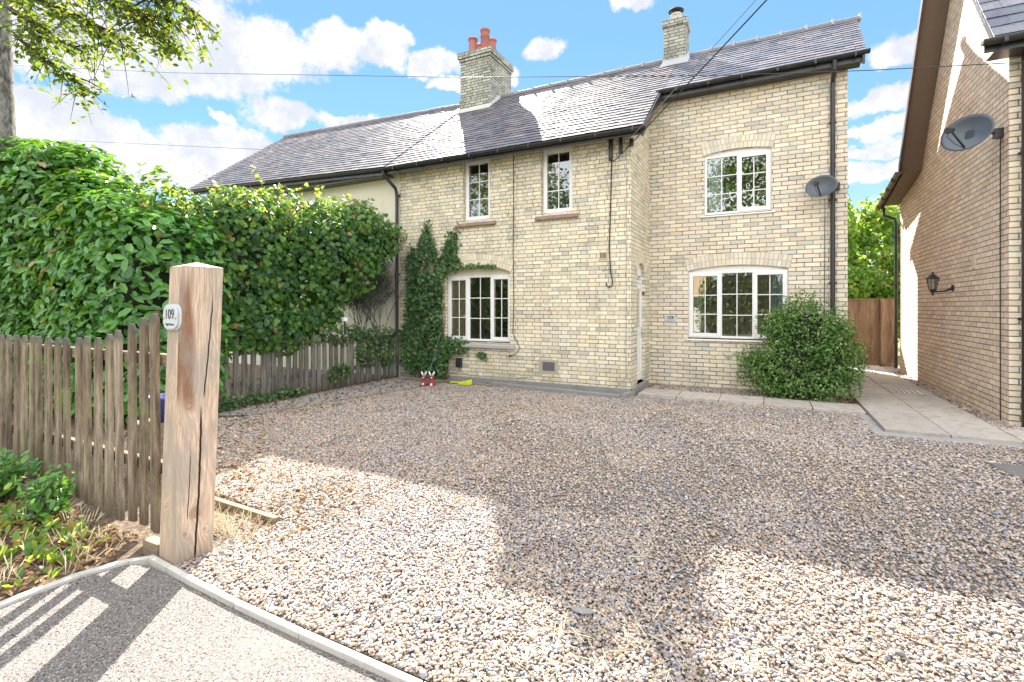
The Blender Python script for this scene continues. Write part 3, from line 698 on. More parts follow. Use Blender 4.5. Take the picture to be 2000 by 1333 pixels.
def ridge(parent, A, B, step=.45, upstand=True, r=.10):
    A, B = Vector(A), Vector(B); n = round((B - A).length / step); mb = MB(); mo = MB()
    for i in range(n):
        p0 = A.lerp(B, (i + .015) / n); p1 = A.lerp(B, (i + .985) / n); j0 = len(mb.v); dz = random.uniform(-.006, .006)
        for p in (p0, p1):
            for rr in (r, r - .018):
                for k in range(9):
                    a = R(-8) + R(196) * k / 8; mb.v.append((p.x, p.y + rr * math.cos(a), p.z - .065 + dz + rr * math.sin(a)))
        for k in range(8):
            mb.f.append((j0 + k, j0 + k + 1, j0 + 18 + k + 1, j0 + 18 + k)); mb.f.append((j0 + 9 + k + 1, j0 + 9 + k, j0 + 27 + k, j0 + 27 + k + 1))
            mb.f.append((j0 + k + 1, j0 + k, j0 + 9 + k, j0 + 9 + k + 1)); mb.f.append((j0 + 18 + k, j0 + 18 + k + 1, j0 + 27 + k + 1, j0 + 27 + k))
        if upstand:
            q = A.lerp(B, (i + 1) / n); mo.lathe([(.035, 0), (.03, .03), (.018, .045)], (q.x, q.y, q.z + .02), 7)
            mo.box(q.x - .02, q.x + .02, q.y - .1, q.y + .1, q.z - .06, q.z + .042)
    o = build('ridge_tiles', mb, 'ridge_tile', parent, smooth=False)
    if upstand: tag(build('ridge_joints', mo, 'lead', o), kind='stuff')
    return o
def corner_brick(name, x0, x1, y0, y1, z0, z1, fm, sm_, parent):
    pass
def stack_mesh(x0, x1, y0, y1, z0, z1, mb):
    mb.box(x0, x1, y0, y1, z0, z1)
def two_mats(o, fm, sm_):
    """front/back faces take fm, side faces take sm_"""
    me = o.data; me.materials.clear(); me.materials.append(MATS[fm]); me.materials.append(MATS[sm_])
    for p in me.polygons: p.material_index = 1 if abs(p.normal.x) > .7 else 0

# ================================================================== THE BRICK COTTAGE (109)
RZ, RY = 7.08, 11.6                       # ridge
SL = .75
def roofz(y): return RZ - SL * (RY - y)
house = thing('brick_cottage', 'buff brick cottage with slate roof, taller right hand extension and white grid windows', 'house', (-3, 8.4, 0))
# walls
mb = MB(); wall(mb, 'x', 8.4, .25, -7.04, -2.05, -.05, 4.56, [(-5.43, -4.80, 3.20, 4.47, 4.47), (-3.72, -3.10, 3.20, 4.45, 4.45), (-5.86, -4.36, .80, 2.17, 2.31)])
o = build('front_wall', mb, 'brick_old_front', house)
me = o.data; me.materials.append(MATS['brick_old_side'])
for p in me.polygons: p.material_index = 1 if abs(p.normal.x) > .7 else 0
mb = MB(); wall(mb, 'y', -2.05, -.25, 8.65, 9.9, -.05, 4.7, [(8.86, 9.47, .12, 2.12, 2.30)])
build('return_wall', mb, 'brick_old_side', house)
mb = MB(); mb.prism([(8.75, 4.7), (9.9, 4.7), (9.9, roofz(9.9) - .07), (8.75, roofz(8.75) - .07)], -2.25, -2.05, 'x'); build('gable_peak', mb, 'brick_old_side', house)
mb = MB()   # quoin strip so that the return wall meets the front corner, and the gable peak above old eaves
mb.quad((-2.0502, 8.4, -.05), (-2.0502, 8.65, -.05), (-2.0502, 8.65, 4.5), (-2.0502, 8.4, 4.5))
mb = MB(); wall(mb, 'x', 9.9, .25, -2.06, 1.2, -.05, 5.72, [(-1.04, .08, 3.20, 4.325, 4.385), (-1.33, .34, .90, 2.175, 2.262)])
o = build('extension_wall', mb, 'brick_new_front', house)
o.data.materials.append(MATS['brick_new_side'])
for p in o.data.polygons: p.material_index = 1 if abs(p.normal.x) > .7 else 0
mb = MB(); mb.prism([(10.151, -.05), (14.8, -.05), (14.8, roofz(8.4)), (RY, RZ - .06), (10.151, roofz(10.151) - .06)], 1.0, 1.1995, 'x')
build('gable_wall', mb, 'brick_new_side', house)
mb = MB(); mb.box(-7.04, .999, 14.55, 14.8, -.05, 4.5); mb.box(-7.04, -6.9, 8.66, 14.5, -.05, 4.5); mb.prism([(8.66, 4.5), (14.55, 4.5), (RY, RZ - .15)], -7.04, -6.9, 'x')
build('rear_wall', mb, 'brick_new_front', house)
# plinth
mb = MB(); mb.box(-7.0, -2.0, 8.36, 8.398, -.05, .11); mb.box(-2.048, -2.005, 8.36, 8.84, -.05, .12)
build('plinth', mb, 'concrete_dark', house, bevel=.006)
# roof
roofmb = MB()
def under(mb, pts, th=.05):
    pts = [Vector(p) for p in pts]; n = (pts[1] - pts[0]).cross(pts[3] - pts[0]).normalized()
    mb.hexa([*(p - n * th for p in pts), *(p - n * .008 for p in pts)])
eo = 8.1; ee = 9.65
rf = MB()
slate_roof(rf, (-7.2, eo, roofz(eo)), (-1.78, eo, roofz(eo)), (-1.80, ee, roofz(ee)), (-7.2, ee, roofz(ee)))
slate_roof(rf, (-7.2, ee, roofz(ee)), (-1.74, ee, roofz(ee)), (-1.74, RY, RZ), (-7.2, RY, RZ))
slate_roof(rf, (1.40, 15.1, roofz(8.1)), (-7.2, 15.1, roofz(8.1)), (-7.2, RY, RZ), (1.5, RY, RZ), gauge=.3, wid=.4)
roof = build('roof', rf, 'slate_old', house)
rf = MB(); slate_roof(rf, (-1.735, ee, roofz(ee)), (1.43, ee, roofz(ee)), (1.56, RY, RZ), (-1.735, RY, RZ), gauge=.163, wid=.29)
build('extension_slates', rf, 'slate_new', roof)
rf = MB()
under(rf, [(-7.2, eo, roofz(eo)), (-1.80, eo, roofz(eo)), (-1.80, ee, roofz(ee)), (-7.2, ee, roofz(ee))])
under(rf, [(-7.2, ee, roofz(ee)), (1.40, ee, roofz(ee)), (1.52, RY, RZ), (-7.2, RY, RZ)])
under(rf, [(1.38, 15.1, roofz(8.1)), (-7.2, 15.1, roofz(8.1)), (-7.2, RY, RZ), (1.48, RY, RZ)])
build('roof_boards', rf, 'black_plastic', roof)
ridge(roof, (-6.28, RY, RZ + .02), (-2.08, RY, RZ + .02)); ridge(roof, (-1.52, RY, RZ + .02), (1.60, RY, RZ + .02), step=.46)
# bargeboards: step verge, right verge
mb = MB()
def verge(mb, x0, x1, ya, yb, th=.17, xb0=None):
    za, zb = roofz(ya), roofz(yb); mb.hexa([(x0, ya, za - th), (x1, ya, za - th), (x1, yb, zb - th), (x0, yb, zb - th), (x0, ya, za - .012), (x1, ya, za - .012), (x1, yb, zb - .012), (x0, yb, zb - .012)])
verge(mb, -1.80, -1.765, 8.06, 9.66); build('bargeboard', mb, 'black_plastic', house); mb = MB(); verge(mb, 1.36, 1.395, 9.60, 11.6, .2)
mb.hexa([(1.36, 11.6, roofz(11.6) - .2), (1.395, 11.6, roofz(11.6) - .2), (1.395, 15.1, roofz(8.1) - .2), (1.36, 15.1, roofz(8.1) - .2), (1.36, 11.6, RZ - .012), (1.395, 11.6, RZ - .012), (1.395, 15.1, roofz(8.1) - .012), (1.36, 15.1, roofz(8.1) - .012)])
build('bargeboard', mb, 'black_plastic', house)
# soffit / fascia, old eaves with rafter feet
mb = MB(); mb.box(-7.2, -1.80, 8.10, 8.13, roofz(eo) - .15, roofz(eo) - .02)
mb.box(-1.80, 1.395, 9.655, 9.68, roofz(ee) - .17, roofz(ee) - .02); mb.box(-1.80, 1.36, 9.68, 9.9, roofz(ee) - .165, roofz(ee) - .15)
mb.hexa([(-2.06, 8.13, roofz(8.13) - .16), (-1.80, 8.13, roofz(8.13) - .16), (-1.80, 9.7, roofz(9.7) - .16), (-2.06, 9.7, roofz(9.7) - .16), (-2.06, 8.13, roofz(8.13) - .15), (-1.80, 8.13, roofz(8.13) - .15), (-1.80, 9.7, roofz(9.7) - .15), (-2.06, 9.7, roofz(9.7) - .15)])
build('fascia', mb, 'black_plastic', house, bevel=.003)
mb = MB()
x = -6.95
while x < -1.9:
    mb.hexa([(x, 8.13, roofz(8.13) - .15), (x + .05, 8.13, roofz(8.13) - .15), (x + .05, 8.4, roofz(8.4) - .16), (x, 8.4, roofz(8.4) - .16), (x, 8.13, roofz(8.13) - .06), (x + .05, 8.13, roofz(8.13) - .06), (x + .05, 8.4, roofz(8.4) - .06), (x, 8.4, roofz(8.4) - .06)]); x += .41
    build('rafter_foot', mb, 'black_iron', house); mb = MB()
mb = MB(); gutter(mb, [(-7.2, 8.045, roofz(eo) - .035), (-1.72, 8.045, roofz(eo) - .055)], .055)
for i in range(9):
    x = -6.9 + i * .62; mb.box(x, x + .03, 7.985, 8.10, roofz(eo) - .105, roofz(eo) - .03)
g = build('gutter', mb, 'black_plastic', house)
mb = MB(); gutter(mb, [(-1.86, 9.595, roofz(ee) - .045), (1.46, 9.595, roofz(ee) - .03)], .055)
for i in range(6):
    x = -1.5 + i * .55; mb.box(x, x + .03, 9.535, 9.655, roofz(ee) - .105, roofz(ee) - .03)
build('gutter', mb, 'black_plastic', house)
def downpipe(parent, pts, r=.034, clips=(), mat='black_plastic', square=False):
    mb = MB(); mb.tube(pts, r, 12)
    for z in clips:
        x, y = pts[-1][0], pts[-1][1]; mb.lathe([(r + .007, -.02), (r + .007, .02)], (x, y, z), 12); mb.box(x - .06, x + .06, y + r - .01, y + r + .02, z - .012, z + .012)
    return build('downpipe', mb, mat, parent, smooth=False)
downpipe(house, [(.985, 9.60, roofz(ee) - .09), (.985, 9.61, roofz(ee) - .22), (.985, 9.855, roofz(ee) - .36), (.985, 9.855, .06)], .036, (4.6, 3.3, 1.9, .6))
# windows
w1 = window(house, 8.50, -5.43, -4.80, 3.22, 4.44, [(-5.43, -4.80, 1)], label='narrow upstairs window, the one nearer the cream rendered house')
w2 = window(house, 8.50, -3.72, -3.10, 3.22, 4.42, [(-3.72, -3.10, 1)], label='narrow upstairs window nearer the step in the wall')
for a, b2, wn in ((-5.53, -4.66, w1), (-3.81, -2.98, w2)):
    mb = MB(); mb.hexa([(a, 8.335, 3.10), (b2, 8.335, 3.10), (b2, 8.5, 3.10), (a, 8.5, 3.10), (a, 8.335, 3.165), (b2, 8.335, 3.165), (b2, 8.5, 3.20), (a, 8.5, 3.20)]); build('sill', mb, 'sill_stone', wn, bevel=.008)
    mb = MB(); mb.box(a + .1, b2 - .14, 8.4, 8.52, 4.44, 4.5)
w3 = window(house, 8.50, -5.86, -4.36, .82, 2.13, [(-5.86, -5.35, 1), (-5.35, -4.83, 0), (-4.83, -4.36, 1)], head=(2.17, 2.31, 'cream_head'), label='wide three light ground floor window beside the ivy')
mb = MB(); mb.hexa([(-5.9, 8.33, .70), (-4.24, 8.33, .70), (-4.24, 8.5, .70), (-5.9, 8.5, .70), (-5.9, 8.33, .765), (-4.24, 8.33, .765), (-4.24, 8.5, .80), (-5.9, 8.5, .80)]); build('sill', mb, 'sill_grey', w3, bevel=.008)
arch(w3, 'x', 8.4, -5.88, -4.34, 2.17, 2.31, 'arch_brick_old', out=-1)
w4 = window(house, 9.94, -1.04, .08, 3.22, 4.31, [(-1.04, -.47, 0), (-.47, .08, 1)], head=(4.325, 4.385, 'upvc'), label='two light upstairs window of the extension')
arch(w4, 'x', 9.9, -1.055, .095, 4.325, 4.385, 'arch_brick_new')
mb = MB(); mb.box(-1.11, .13, 9.865, 9.94, 3.168, 3.196); build('sill', mb, 'upvc', w4, bevel=.006)
w5 = window(house, 9.94, -1.33, .34, 0.92, 2.165, [(-1.33, -.755, 1), (-.755, -.215, 0), (-.215, .34, 1)], head=(2.175, 2.262, 'upvc'), label='three light ground floor window of the extension behind the bush')
arch(w5, 'x', 9.9, -1.345, .355, 2.175, 2.262, 'arch_brick_new')
mb = MB(); mb.box(-1.39, .40, 9.865, 9.94, .868, .897); build('sill', mb, 'upvc', w5, bevel=.006)
# upvc trim under upstairs cream lintels
mb = MB(); mb.box(-5.43, -4.80, 8.5, 8.56, 4.44, 4.56); build('lintel', mb, 'cream_head', house)
mb = MB(); mb.box(-3.72, -3.10, 8.5, 8.56, 4.42, 4.56); build('lintel', mb, 'cream_head', house)
# door in the return wall
mb = MB(); X0 = -2.10
def dbox(mb, y0, y1, z0, z1, xa=0, xb=.045): mb.box(X0 - xb, X0 + xa, y0, y1, z0, z1)
dbox(mb, 8.86, 8.915, .14, 2.12); dbox(mb, 9.415, 9.47, .14, 2.12); dbox(mb, 8.915, 9.415, 1.94, 1.995)
for i in range(10):
    a = 8.86 + .061 * i; b2 = a + .061; za, zb = arc_z(a, 8.86, 9.47, 2.12, 2.30), arc_z(b2, 8.86, 9.47, 2.12, 2.30)
    mb.hexa([(X0 - .045, a, 2.075), (X0, a, 2.075), (X0, b2, 2.075), (X0 - .045, b2, 2.075), (X0 - .045, a, za), (X0, a, za), (X0, b2, zb), (X0 - .045, b2, zb)])
door = build('door', mb, 'upvc', house, bevel=.004)
mb = MB(); dbox(mb, 8.92, 9.01, .16, 1.93, .012, .04); dbox(mb, 9.32, 9.41, .16, 1.93, .012, .04); dbox(mb, 9.01, 9.32, .16, 1.12, .002, .03); dbox(mb, 9.01, 9.32, 1.0, 1.12, .012, .04); dbox(mb, 9.01, 9.32, 1.83, 1.93, .012, .04); dbox(mb, 9.01, 9.32, .16, .30, .012, .04)
build('door_leaf', mb, 'upvc', door, bevel=.005)
mb = MB(); mb.quad((X0 - .01, 9.01, 1.12), (X0 - .01, 9.32, 1.12), (X0 - .01, 9.32, 1.83), (X0 - .01, 9.01, 1.83)); mb.quad((X0 - .01, 8.915, 1.995), (X0 - .01, 9.415, 1.995), (X0 - .01, 9.415, 2.08), (X0 - .01, 8.915, 2.08))
build('pane', mb, 'glass', door)
mb = MB(); mb.tube([(X0 + .05, 9.37, 1.02), (X0 + .055, 9.27, 1.02)], .009, 8); mb.box(X0 + .012, X0 + .02, 9.352, 9.385, .92, 1.12); mb.tube([(X0 + .012, 9.37, 1.02), (X0 + .05, 9.37, 1.02)], .008, 8)
build('handle', mb, 'galv', door)
arch(door, 'y', -2.05, 8.85, 9.48, 2.12, 2.30, 'arch_brick_old', out=1)
mb = MB(); mb.box(-2.2, -1.99, 8.84, 9.5, -.03, .12); build('doorstep', mb, 'concrete_dark', house, bevel=.01)
# chimney stacks
def chimney(x0, x1, y0, y1, z0, z1, steps):
    mb = MB(); mb.box(x0, x1, y0, y1, z0, z1); z = z1
    for (e, h) in steps: mb.box(x0 - e, x1 + e, y0 - e, y1 + e, z, z + h); z += h
    o = build('chimney', mb, 'brick_stack_front', house); two_mats(o, 'brick_stack_front', 'brick_stack_side'); return o, z
ch, zt = chimney(-7.19, -6.30, 11.02, 12.2, 6.3, 7.95, [(.03, .07), (.06, .145)])
mb = MB(); mb.box(-7.215, -6.275, 10.995, 12.225, 6.3, 6.92); o = build('stack_base', mb, 'brick_stack_front', ch); two_mats(o, 'brick_stack_front', 'brick_stack_side')
mb = MB(); mb.hexa([(-7.23, 10.92, roofz(10.92)), (-6.25, 10.92, roofz(10.92)), (-6.25, 11.5, roofz(11.5)), (-7.23, 11.5, roofz(11.5)), (-7.22, 10.985, roofz(11.0) + .07), (-6.265, 10.985, roofz(11.0) + .07), (-6.265, 11.5, roofz(11.5) + .10), (-7.22, 11.5, roofz(11.5) + .10)])
build('flashing', mb, 'concrete', ch)
def pot(x, y, z, h, r, parent, band=False):
    prof = [(r * 1.02, 0), (r, .02), (r * .93, h - .07), (r * .93, h - .06), (r * 1.1, h - .055), (r * 1.12, h - .01), (r * 1.02, h), (r * .82, h), (r * .8, h - .3)]
    if band: prof = [(r * 1.02, 0), (r * .95, h - .22), (r * 1.06, h - .21), (r * 1.0, h - .16), (r, h - .06), (r * 1.1, h - .05), (r * 1.1, h), (r * .85, h), (r * .8, h - .3)]
    mb = MB(); prof = [(a * .86, b2) for a, b2 in prof]; mb.lathe(prof, (x, y, z), 20, cap=False); return build('chimney_pot', mb, 'terracotta', parent, smooth=True)
pot(-7.0, 11.33, zt, .52, .135, ch); pot(-6.64, 11.36, zt, .68, .14, ch, True); pot(-6.72, 11.88, zt, .68, .135, ch); pot(-7.05, 11.85, zt, .60, .135, ch)
mb = MB(); mb.box(-7.15, -6.34, 11.06, 12.16, zt, zt + .03); build('flaunching', mb, 'concrete', ch, bevel=.01)
ch2, zt2 = chimney(-2.03, -1.56, 11.30, 11.76, 6.5, 7.68, [(.03, .15)])
mb = MB(); mb.lathe([(.14, 0), (.12, .03), (.11, .16), (.125, .17), (.125, .2)], (-1.80, 11.53, zt2), 16); build('chimney_pot', mb, 'concrete', ch2, smooth=True)
mb = MB(); mb.lathe([(.02, .0), (.155, .01), (.17, .03), (.13, .07), (.06, .095), (.01, .10)], (-1.80, 11.53, zt2 + .245), 18)
for k in range(3):
    a = k * 2.1 + .4; mb.box(-1.80 + .11 * math.cos(a) - .008, -1.80 + .11 * math.cos(a) + .008, 11.53 + .11 * math.sin(a) - .008, 11.53 + .11 * math.sin(a) + .008, zt2 + .15, zt2 + .27)
build('chimney_cowl', mb, 'black_iron', ch2, smooth=False)
mb = MB(); mb.hexa([(-2.1, 11.17, roofz(11.17)), (-1.49, 11.17, roofz(11.17)), (-1.49, 11.6, RZ), (-2.1, 11.6, RZ), (-2.04, 11.285, roofz(11.2) + .16), (-1.55, 11.285, roofz(11.2) + .16), (-1.55, 11.6, RZ + .1), (-2.04, 11.6, RZ + .1)])
build('flashing', mb, 'lead', ch2)
# vents
mb = MB(); mb.box(-3.68, -3.44, 8.392, 8.402, .33, .49)
for i in range(9):
    for j in range(6): mb.box(-3.672 + i * .026, -3.654 + i * .026, 8.389, 8.3925, .342 + j * .024, .356 + j * .024)
build('air_brick', mb, 'vent_dark', house)
mb = MB(); mb.box(-3.76, -3.37, 8.396, 8.399, .27, .53); build('mortar_patch', mb, 'mortar', house)
mb = MB(); mb.box(-2.60, -2.45, 8.388, 8.402, 2.33, 2.46); vb = build('wall_vent', mb, 'vent_buff', house)
mb = MB()
for i in range(5): mb.box(-2.585 + i * .024, -2.568 + i * .024, 8.384, 8.389, 2.345, 2.445)
build('vent_slots', mb, 'brown_soffit', vb)
# rooms behind the windows
mb = MB(); mb.box(-6.9, -2.3, 8.66, 12.2, .05, .10); mb.box(-2.3, 1.0, 10.16, 12.2, .05, .10)
build('room_floor', mb, 'inner_floor', house)
mb = MB(); mb.box(-4.66, -4.2, 9.0, 9.06, .1, 2.5); mb.box(-6.9, -2.35, 9.9, 9.95, .1, 2.5); mb.box(-6.9, 1.0, 12.2, 12.25, .1, 2.5); mb.box(-6.9, -2.3, 10.3, 10.35, 2.75, 4.9); mb.box(-2.0, 1.0, 12.0, 12.05, 2.75, 5.2)
mb.box(-2.35, -2.30, 8.66, 12.2, .1, 4.65)
build('room_wall', mb, 'inner_wall', house)
mb = MB(); mb.box(-6.9, -2.35, 8.66, 12.2, 2.5, 2.72); mb.box(-2.3, 1.0, 10.16, 12.2, 2.5, 2.72); mb.box(-5.5, -4.9, 9.82, 9.899, .1, 1.95)
build('room_ceiling', mb, 'inner_dark', house)
def curtain(x0, x1, y, z0, z1, mat, label, parent=house, amp=.025):
    mb = MB(); n = 40
    P = [(x0 + (x1 - x0) * i / n, y + amp * math.sin(i * 1.25) + amp * .5 * math.sin(i * 2.9)) for i in range(n + 1)]
    for (a, b2) in zip(P[:-1], P[1:]): mb.quad((a[0], a[1], z0), (b2[0], b2[1], z0), (b2[0], b2[1], z1), (a[0], a[1], z1))
    o = build('curtain', mb, mat, None, smooth=True); tag(o, label, 'curtain', 'curtains behind the windows'); return o
curtain(-5.82, -5.38, 8.57, .8, 2.25, 'curtain_brown', 'brown curtain closed behind the left light of the window beside the ivy')
curtain(-1.28, -1.10, 10.03, .9, 2.3, 'curtain_blue', 'grey blue curtain at the left of the extension ground floor window')
curtain(.06, .30, 10.03, .9, 2.3, 'curtain_blue', 'grey blue curtain at the right of the extension ground floor window')
curtain(-1.0, -.72, 10.03, 3.2, 4.4, 'curtain_white', 'pale net curtain in the left light of the upstairs extension window', amp=.015)
def spiky(x, y, z, h, s, lab, potm='plant_pot'):
    r_ = thing('house_plant', lab, 'house plant', (x, y, z), 'house plants behind the window')
    mb = MB(); mb.lathe([(.085 * s, 0), (.12 * s, .2 * s), (.125 * s, .22 * s), (.10 * s, .22 * s), (.0, .2 * s)], (x, y, z), 18); build('plant_pot', mb, potm, r_, smooth=True)
    mb = MB(); mb.tube([(x, y, z + .2 * s), (x + .01, y, z + h)], .014, 7); build('stem', mb, 'twig', r_)
    V = []; F = []; A = []
    for i in range(46):
        a = random.uniform(0, 6.28); el = random.uniform(-.2, 1.3); L = random.uniform(.26, .42) * s; base = Vector((x + .01, y, z + h - random.uniform(0, .12)))
        d = Vector((math.cos(a) * math.cos(el), math.sin(a) * math.cos(el), math.sin(el))); sd2 = d.cross(Vector((0, 0, 1))).normalized() * .011
        k = len(V); mid = base + d * L * .5; tip = base + d * L + Vector((0, 0, -.22 * L - (.1 if el < .6 else 0)))
        V += [base, mid - sd2, tip, mid + sd2]; F.append((k, k + 1, k + 2, k + 3)); A += [random.random()] * 4
    np_mesh('leaves', np.array([tuple(v) for v in V]), np.array(F), 'leaf_ivy', r_, np.array(A))
spiky(-5.05, 8.86, .81, .55, 1.0, 'spiky leaved plant in a dark blue pot behind the middle light of the window')
spiky(-4.62, 8.84, .81, .72, 1.0, 'spiky leaved plant in a dark pot behind the right light of the window')
mb = MB(); mb.box(-6.2, -4.2, 8.66, 8.98, .78, .81); build('window_board', mb, 'white_paint', house)
mb = MB(); mb.lathe([(.10, 0), (.10, .01), (.03, .02), (.03, .22), (.13, .24), (.10, .42), (.0, .43)], (-5.22, 9.3, 1.35), 14); 
mb2 = MB(); mb2.box(-4.86, -4.62, 9.86, 9.898, 1.45, 1.8); tag(build('wall_picture', mb2, 'brick_red_item'), 'reddish brown framed panel inside the room behind the window', 'picture')

# ================================================================== CREAM NEIGHBOUR (left)
nb = thing('rendered_cottage', 'cream rendered cottage with slate roof joined to the brick cottage', 'house', (-10, 8.4, 0))
mb = MB(); mb.box(-13.9, -7.045, 8.42, 8.6, -.05, 4.62); mb.box(-13.9, -13.7, 8.6, 14.8, -.05, 4.5); mb.box(-13.7, -7.05, 14.6, 14.8, -.05, 4.5)
build('wall', mb, 'render_cream', nb)
el0, rl0 = (-14.35, 8.1, 4.74), (-14.7, RY, 7.36)
rf = MB(); slate_roof(rf, el0, (-7.215, eo, roofz(eo) + .012), (-7.215, RY, RZ + .01), rl0, gauge=.16, wid=.25)
slate_roof(rf, (-7.2, 15.1, roofz(8.1)), (-14.35, 15.1, 4.74), (-14.7, RY, 7.36), (-7.2, RY, RZ), gauge=.3, wid=.4)
nr = build('roof', rf, 'slate_old', nb)
rf = MB(); under(rf, [(-14.3, 8.1, 4.72), (-7.21, eo, roofz(eo)), (-7.21, RY, RZ), (-14.65, RY, 7.34)]); under(rf, [(-7.21, 15.1, roofz(8.1)), (-14.3, 15.1, 4.72), (-14.65, RY, 7.34), (-7.21, RY, RZ)])
build('roof_boards', rf, 'black_plastic', nr); ridge(nr, (-14.72, RY, 7.38), (-7.25, RY, RZ + .02), upstand=False)
mb = MB(); gutter(mb, [(-14.4, 8.04, 4.70), (-7.2, 8.045, roofz(eo) - .035)], .055); build('gutter', mb, 'black_plastic', nb)
mb = MB(); mb.hexa([(-14.35, 8.10, 4.58), (-7.21, 8.10, roofz(eo) - .16), (-7.21, 8.13, roofz(eo) - .16), (-14.35, 8.13, 4.58), (-14.35, 8.10, 4.71), (-7.21, 8.10, roofz(eo) - .03), (-7.21, 8.13, roofz(eo) - .03), (-14.35, 8.13, 4.71)])
mb.box(-14.3, -7.21, 8.13, 8.42, 4.30, 4.32); build('fascia', mb, 'black_plastic', nb)
downpipe(nb, [(-7.19, 8.045, roofz(eo) - .09), (-7.19, 8.05, roofz(eo) - .16), (-7.07, 8.30, roofz(eo) - .42), (-7.07, 8.345, roofz(eo) - .55), (-7.07, 8.345, .3)], .036, (3.9, 2.2, 1.0))

# ================================================================== RIGHT HAND HOUSE
rh = thing('gabled_house', 'pinkish brick house whose tall side gable faces the passage at the right', 'house', (2.7, 8.37, 0))
gp = [(8.37, -.05), (14.07, -.05), (14.07, 3.80), (12.42, 4.17), (11.44, 5.42), (9.9, 7.60), (9.72, 7.35), (8.37, 4.90)]
gp = [(8.37, -.05), (14.07, -.05), (14.07, 3.86), (12.42, 4.14), (11.44, 5.40), (10.63, 6.57), (10.05, 7.40), (8.37, 4.82)]
mb = MB(); mb.prism(gp, 2.70, 2.90, 'x'); o = build('side_wall', mb, 'brick_neighbour_side', rh)
mb = MB(); mb.box(2.7005, 9, 8.368, 8.6, -.05, 4.72); build('front_wall', mb, 'brick_neighbour_front', rh)
mb = MB(); mb.box(2.9, 9, 13.9, 14.07, -.05, 3.7); build('rear_wall', mb, 'brick_neighbour_front', rh)
# roof planes (x from 2.36 to 9)
mb = MB(); XA = 2.38
slate_roof(mb, (XA + .08, 8.06, 4.80), (9, 8.06, 4.80), (9, 10.08, 7.55), (XA + .08, 10.08, 7.55), gauge=.2, wid=.38)
rr = build('roof', mb, 'slate_new', rh)
mb = MB()
for A_, B_ in (((8.06, 4.80), (10.08, 7.55)), ((10.08, 7.55), (11.45, 5.52)), ((11.45, 5.52), (12.42, 4.24)), ((12.42, 4.24), (14.3, 3.92))):
    d = Vector((B_[0] - A_[0], B_[1] - A_[1])); n_ = Vector((-d.y, d.x)).normalized() * (-.05)
    (ya, za), (yb, zb) = A_, B_
    XA = 2.46 if A_[0] < 9 else 2.38
    mb.hexa([(XA + .01, ya, za - .06), (9, ya, za - .06), (9, yb, zb - .06), (XA + .01, yb, zb - .06), (XA + .01, ya, za - .005), (9, ya, za - .005), (9, yb, zb - .005), (XA + .01, yb, zb - .005)])
build('roof_boards', mb, 'concrete_dark', rr)
# rear verge: brown soffit against the wall and a deep brown bargeboard
mb = MB()
for A_, B_ in (((10.05, 7.46), (11.45, 5.46)), ((11.45, 5.46), (12.30, 4.20)), ((12.30, 4.20), (14.2, 3.87))):
    (ya, za), (yb, zb) = A_, B_
    mb.hexa([(2.37, ya, za - .03), (2.70, ya, za - .03), (2.70, yb, zb - .03), (2.37, yb, zb - .03), (2.37, ya, za - .012), (2.70, ya, za - .012), (2.70, yb, zb - .012), (2.37, yb, zb - .012)])

build('soffit', mb, 'brown_soffit', rh)
mb = MB()
for A_, B_, t0 in (((10.05, 7.46), (11.45, 5.46), .10), ((11.45, 5.46), (12.30, 4.20), .10)):
    (ya, za), (yb, zb) = A_, B_
    mb.hexa([(2.33, ya, za - .10), (2.37, ya, za - .10), (2.37, yb, zb - .10), (2.33, yb, zb - .10), (2.33, ya, za + .10), (2.37, ya, za + .10), (2.37, yb, zb + .10), (2.33, yb, zb + .10)])
build('bargeboard', mb, 'brown_plastic', rh)
mb = MB(); gutter(mb, [(2.31, 12.15, 4.16), (2.31, 14.2, 3.80)], .06)
for k in range(4): y_ = 12.45 + k * .5; z_ = 4.16 - (y_ - 12.15) * .176; mb.box(2.245, 2.375, y_, y_ + .03, z_ - .07, z_ + .01)
mb.hexa([(2.37, 12.2, 4.08), (2.39, 12.2, 4.08), (2.39, 14.2, 3.73), (2.37, 14.2, 3.73), (2.37, 12.2, 4.24), (2.39, 12.2, 4.24), (2.39, 14.2, 3.89), (2.37, 14.2, 3.89)])
build('gutter', mb, 'brown_plastic', rh)
mb = MB(); gutter(mb, [(2.34, 8.0, 4.74), (9, 8.0, 4.74)], .06); 
for k in range(4): mb.box(2.52 + k * .5, 2.56 + k * .5, 7.935, 8.07, 4.672, 4.75)
mb.box(2.38, 9, 8.07, 8.09, 4.62, 4.79); mb.box(2.48, 9, 8.09, 8.365, 4.62, 4.635)
mb.hexa([(2.465, 8.09, 4.68), (2.48, 8.09, 4.68), (2.48, 10.0, 7.28), (2.465, 10.0, 7.28), (2.465, 8.09, 4.8), (2.48, 8.09, 4.8), (2.48, 10.0, 7.40), (2.465, 10.0, 7.40)])
build('gutter', mb, 'black_plastic', rh)
downpipe(rh, [(2.42, 14.15, 3.80), (2.42, 14.17, 3.62), (2.62, 14.14, 3.52), (2.64, 14.14, 3.42), (2.64, 14.14, .1)], .032, (3.1, 2.0, .7))
downpipe(rh, [(2.83, 8.28, 4.7), (2.83, 8.28, -.02)], .045, (3.4, 1.35))
mb = MB(); mb.box(2.690, 2.702, 9.48, 9.62, 2.06, 2.25); build('wall_vent', mb, 'vent_buff', rh)
mb = MB(); mb.tube([(2.685, 8.58, 3.70), (2.685, 8.585, 2.0), (2.685, 8.58, -.01)], .006, 6); tag(build('dish_cable', mb, 'cable_black'), 'black cable running down the side wall below the big dish', 'cable')

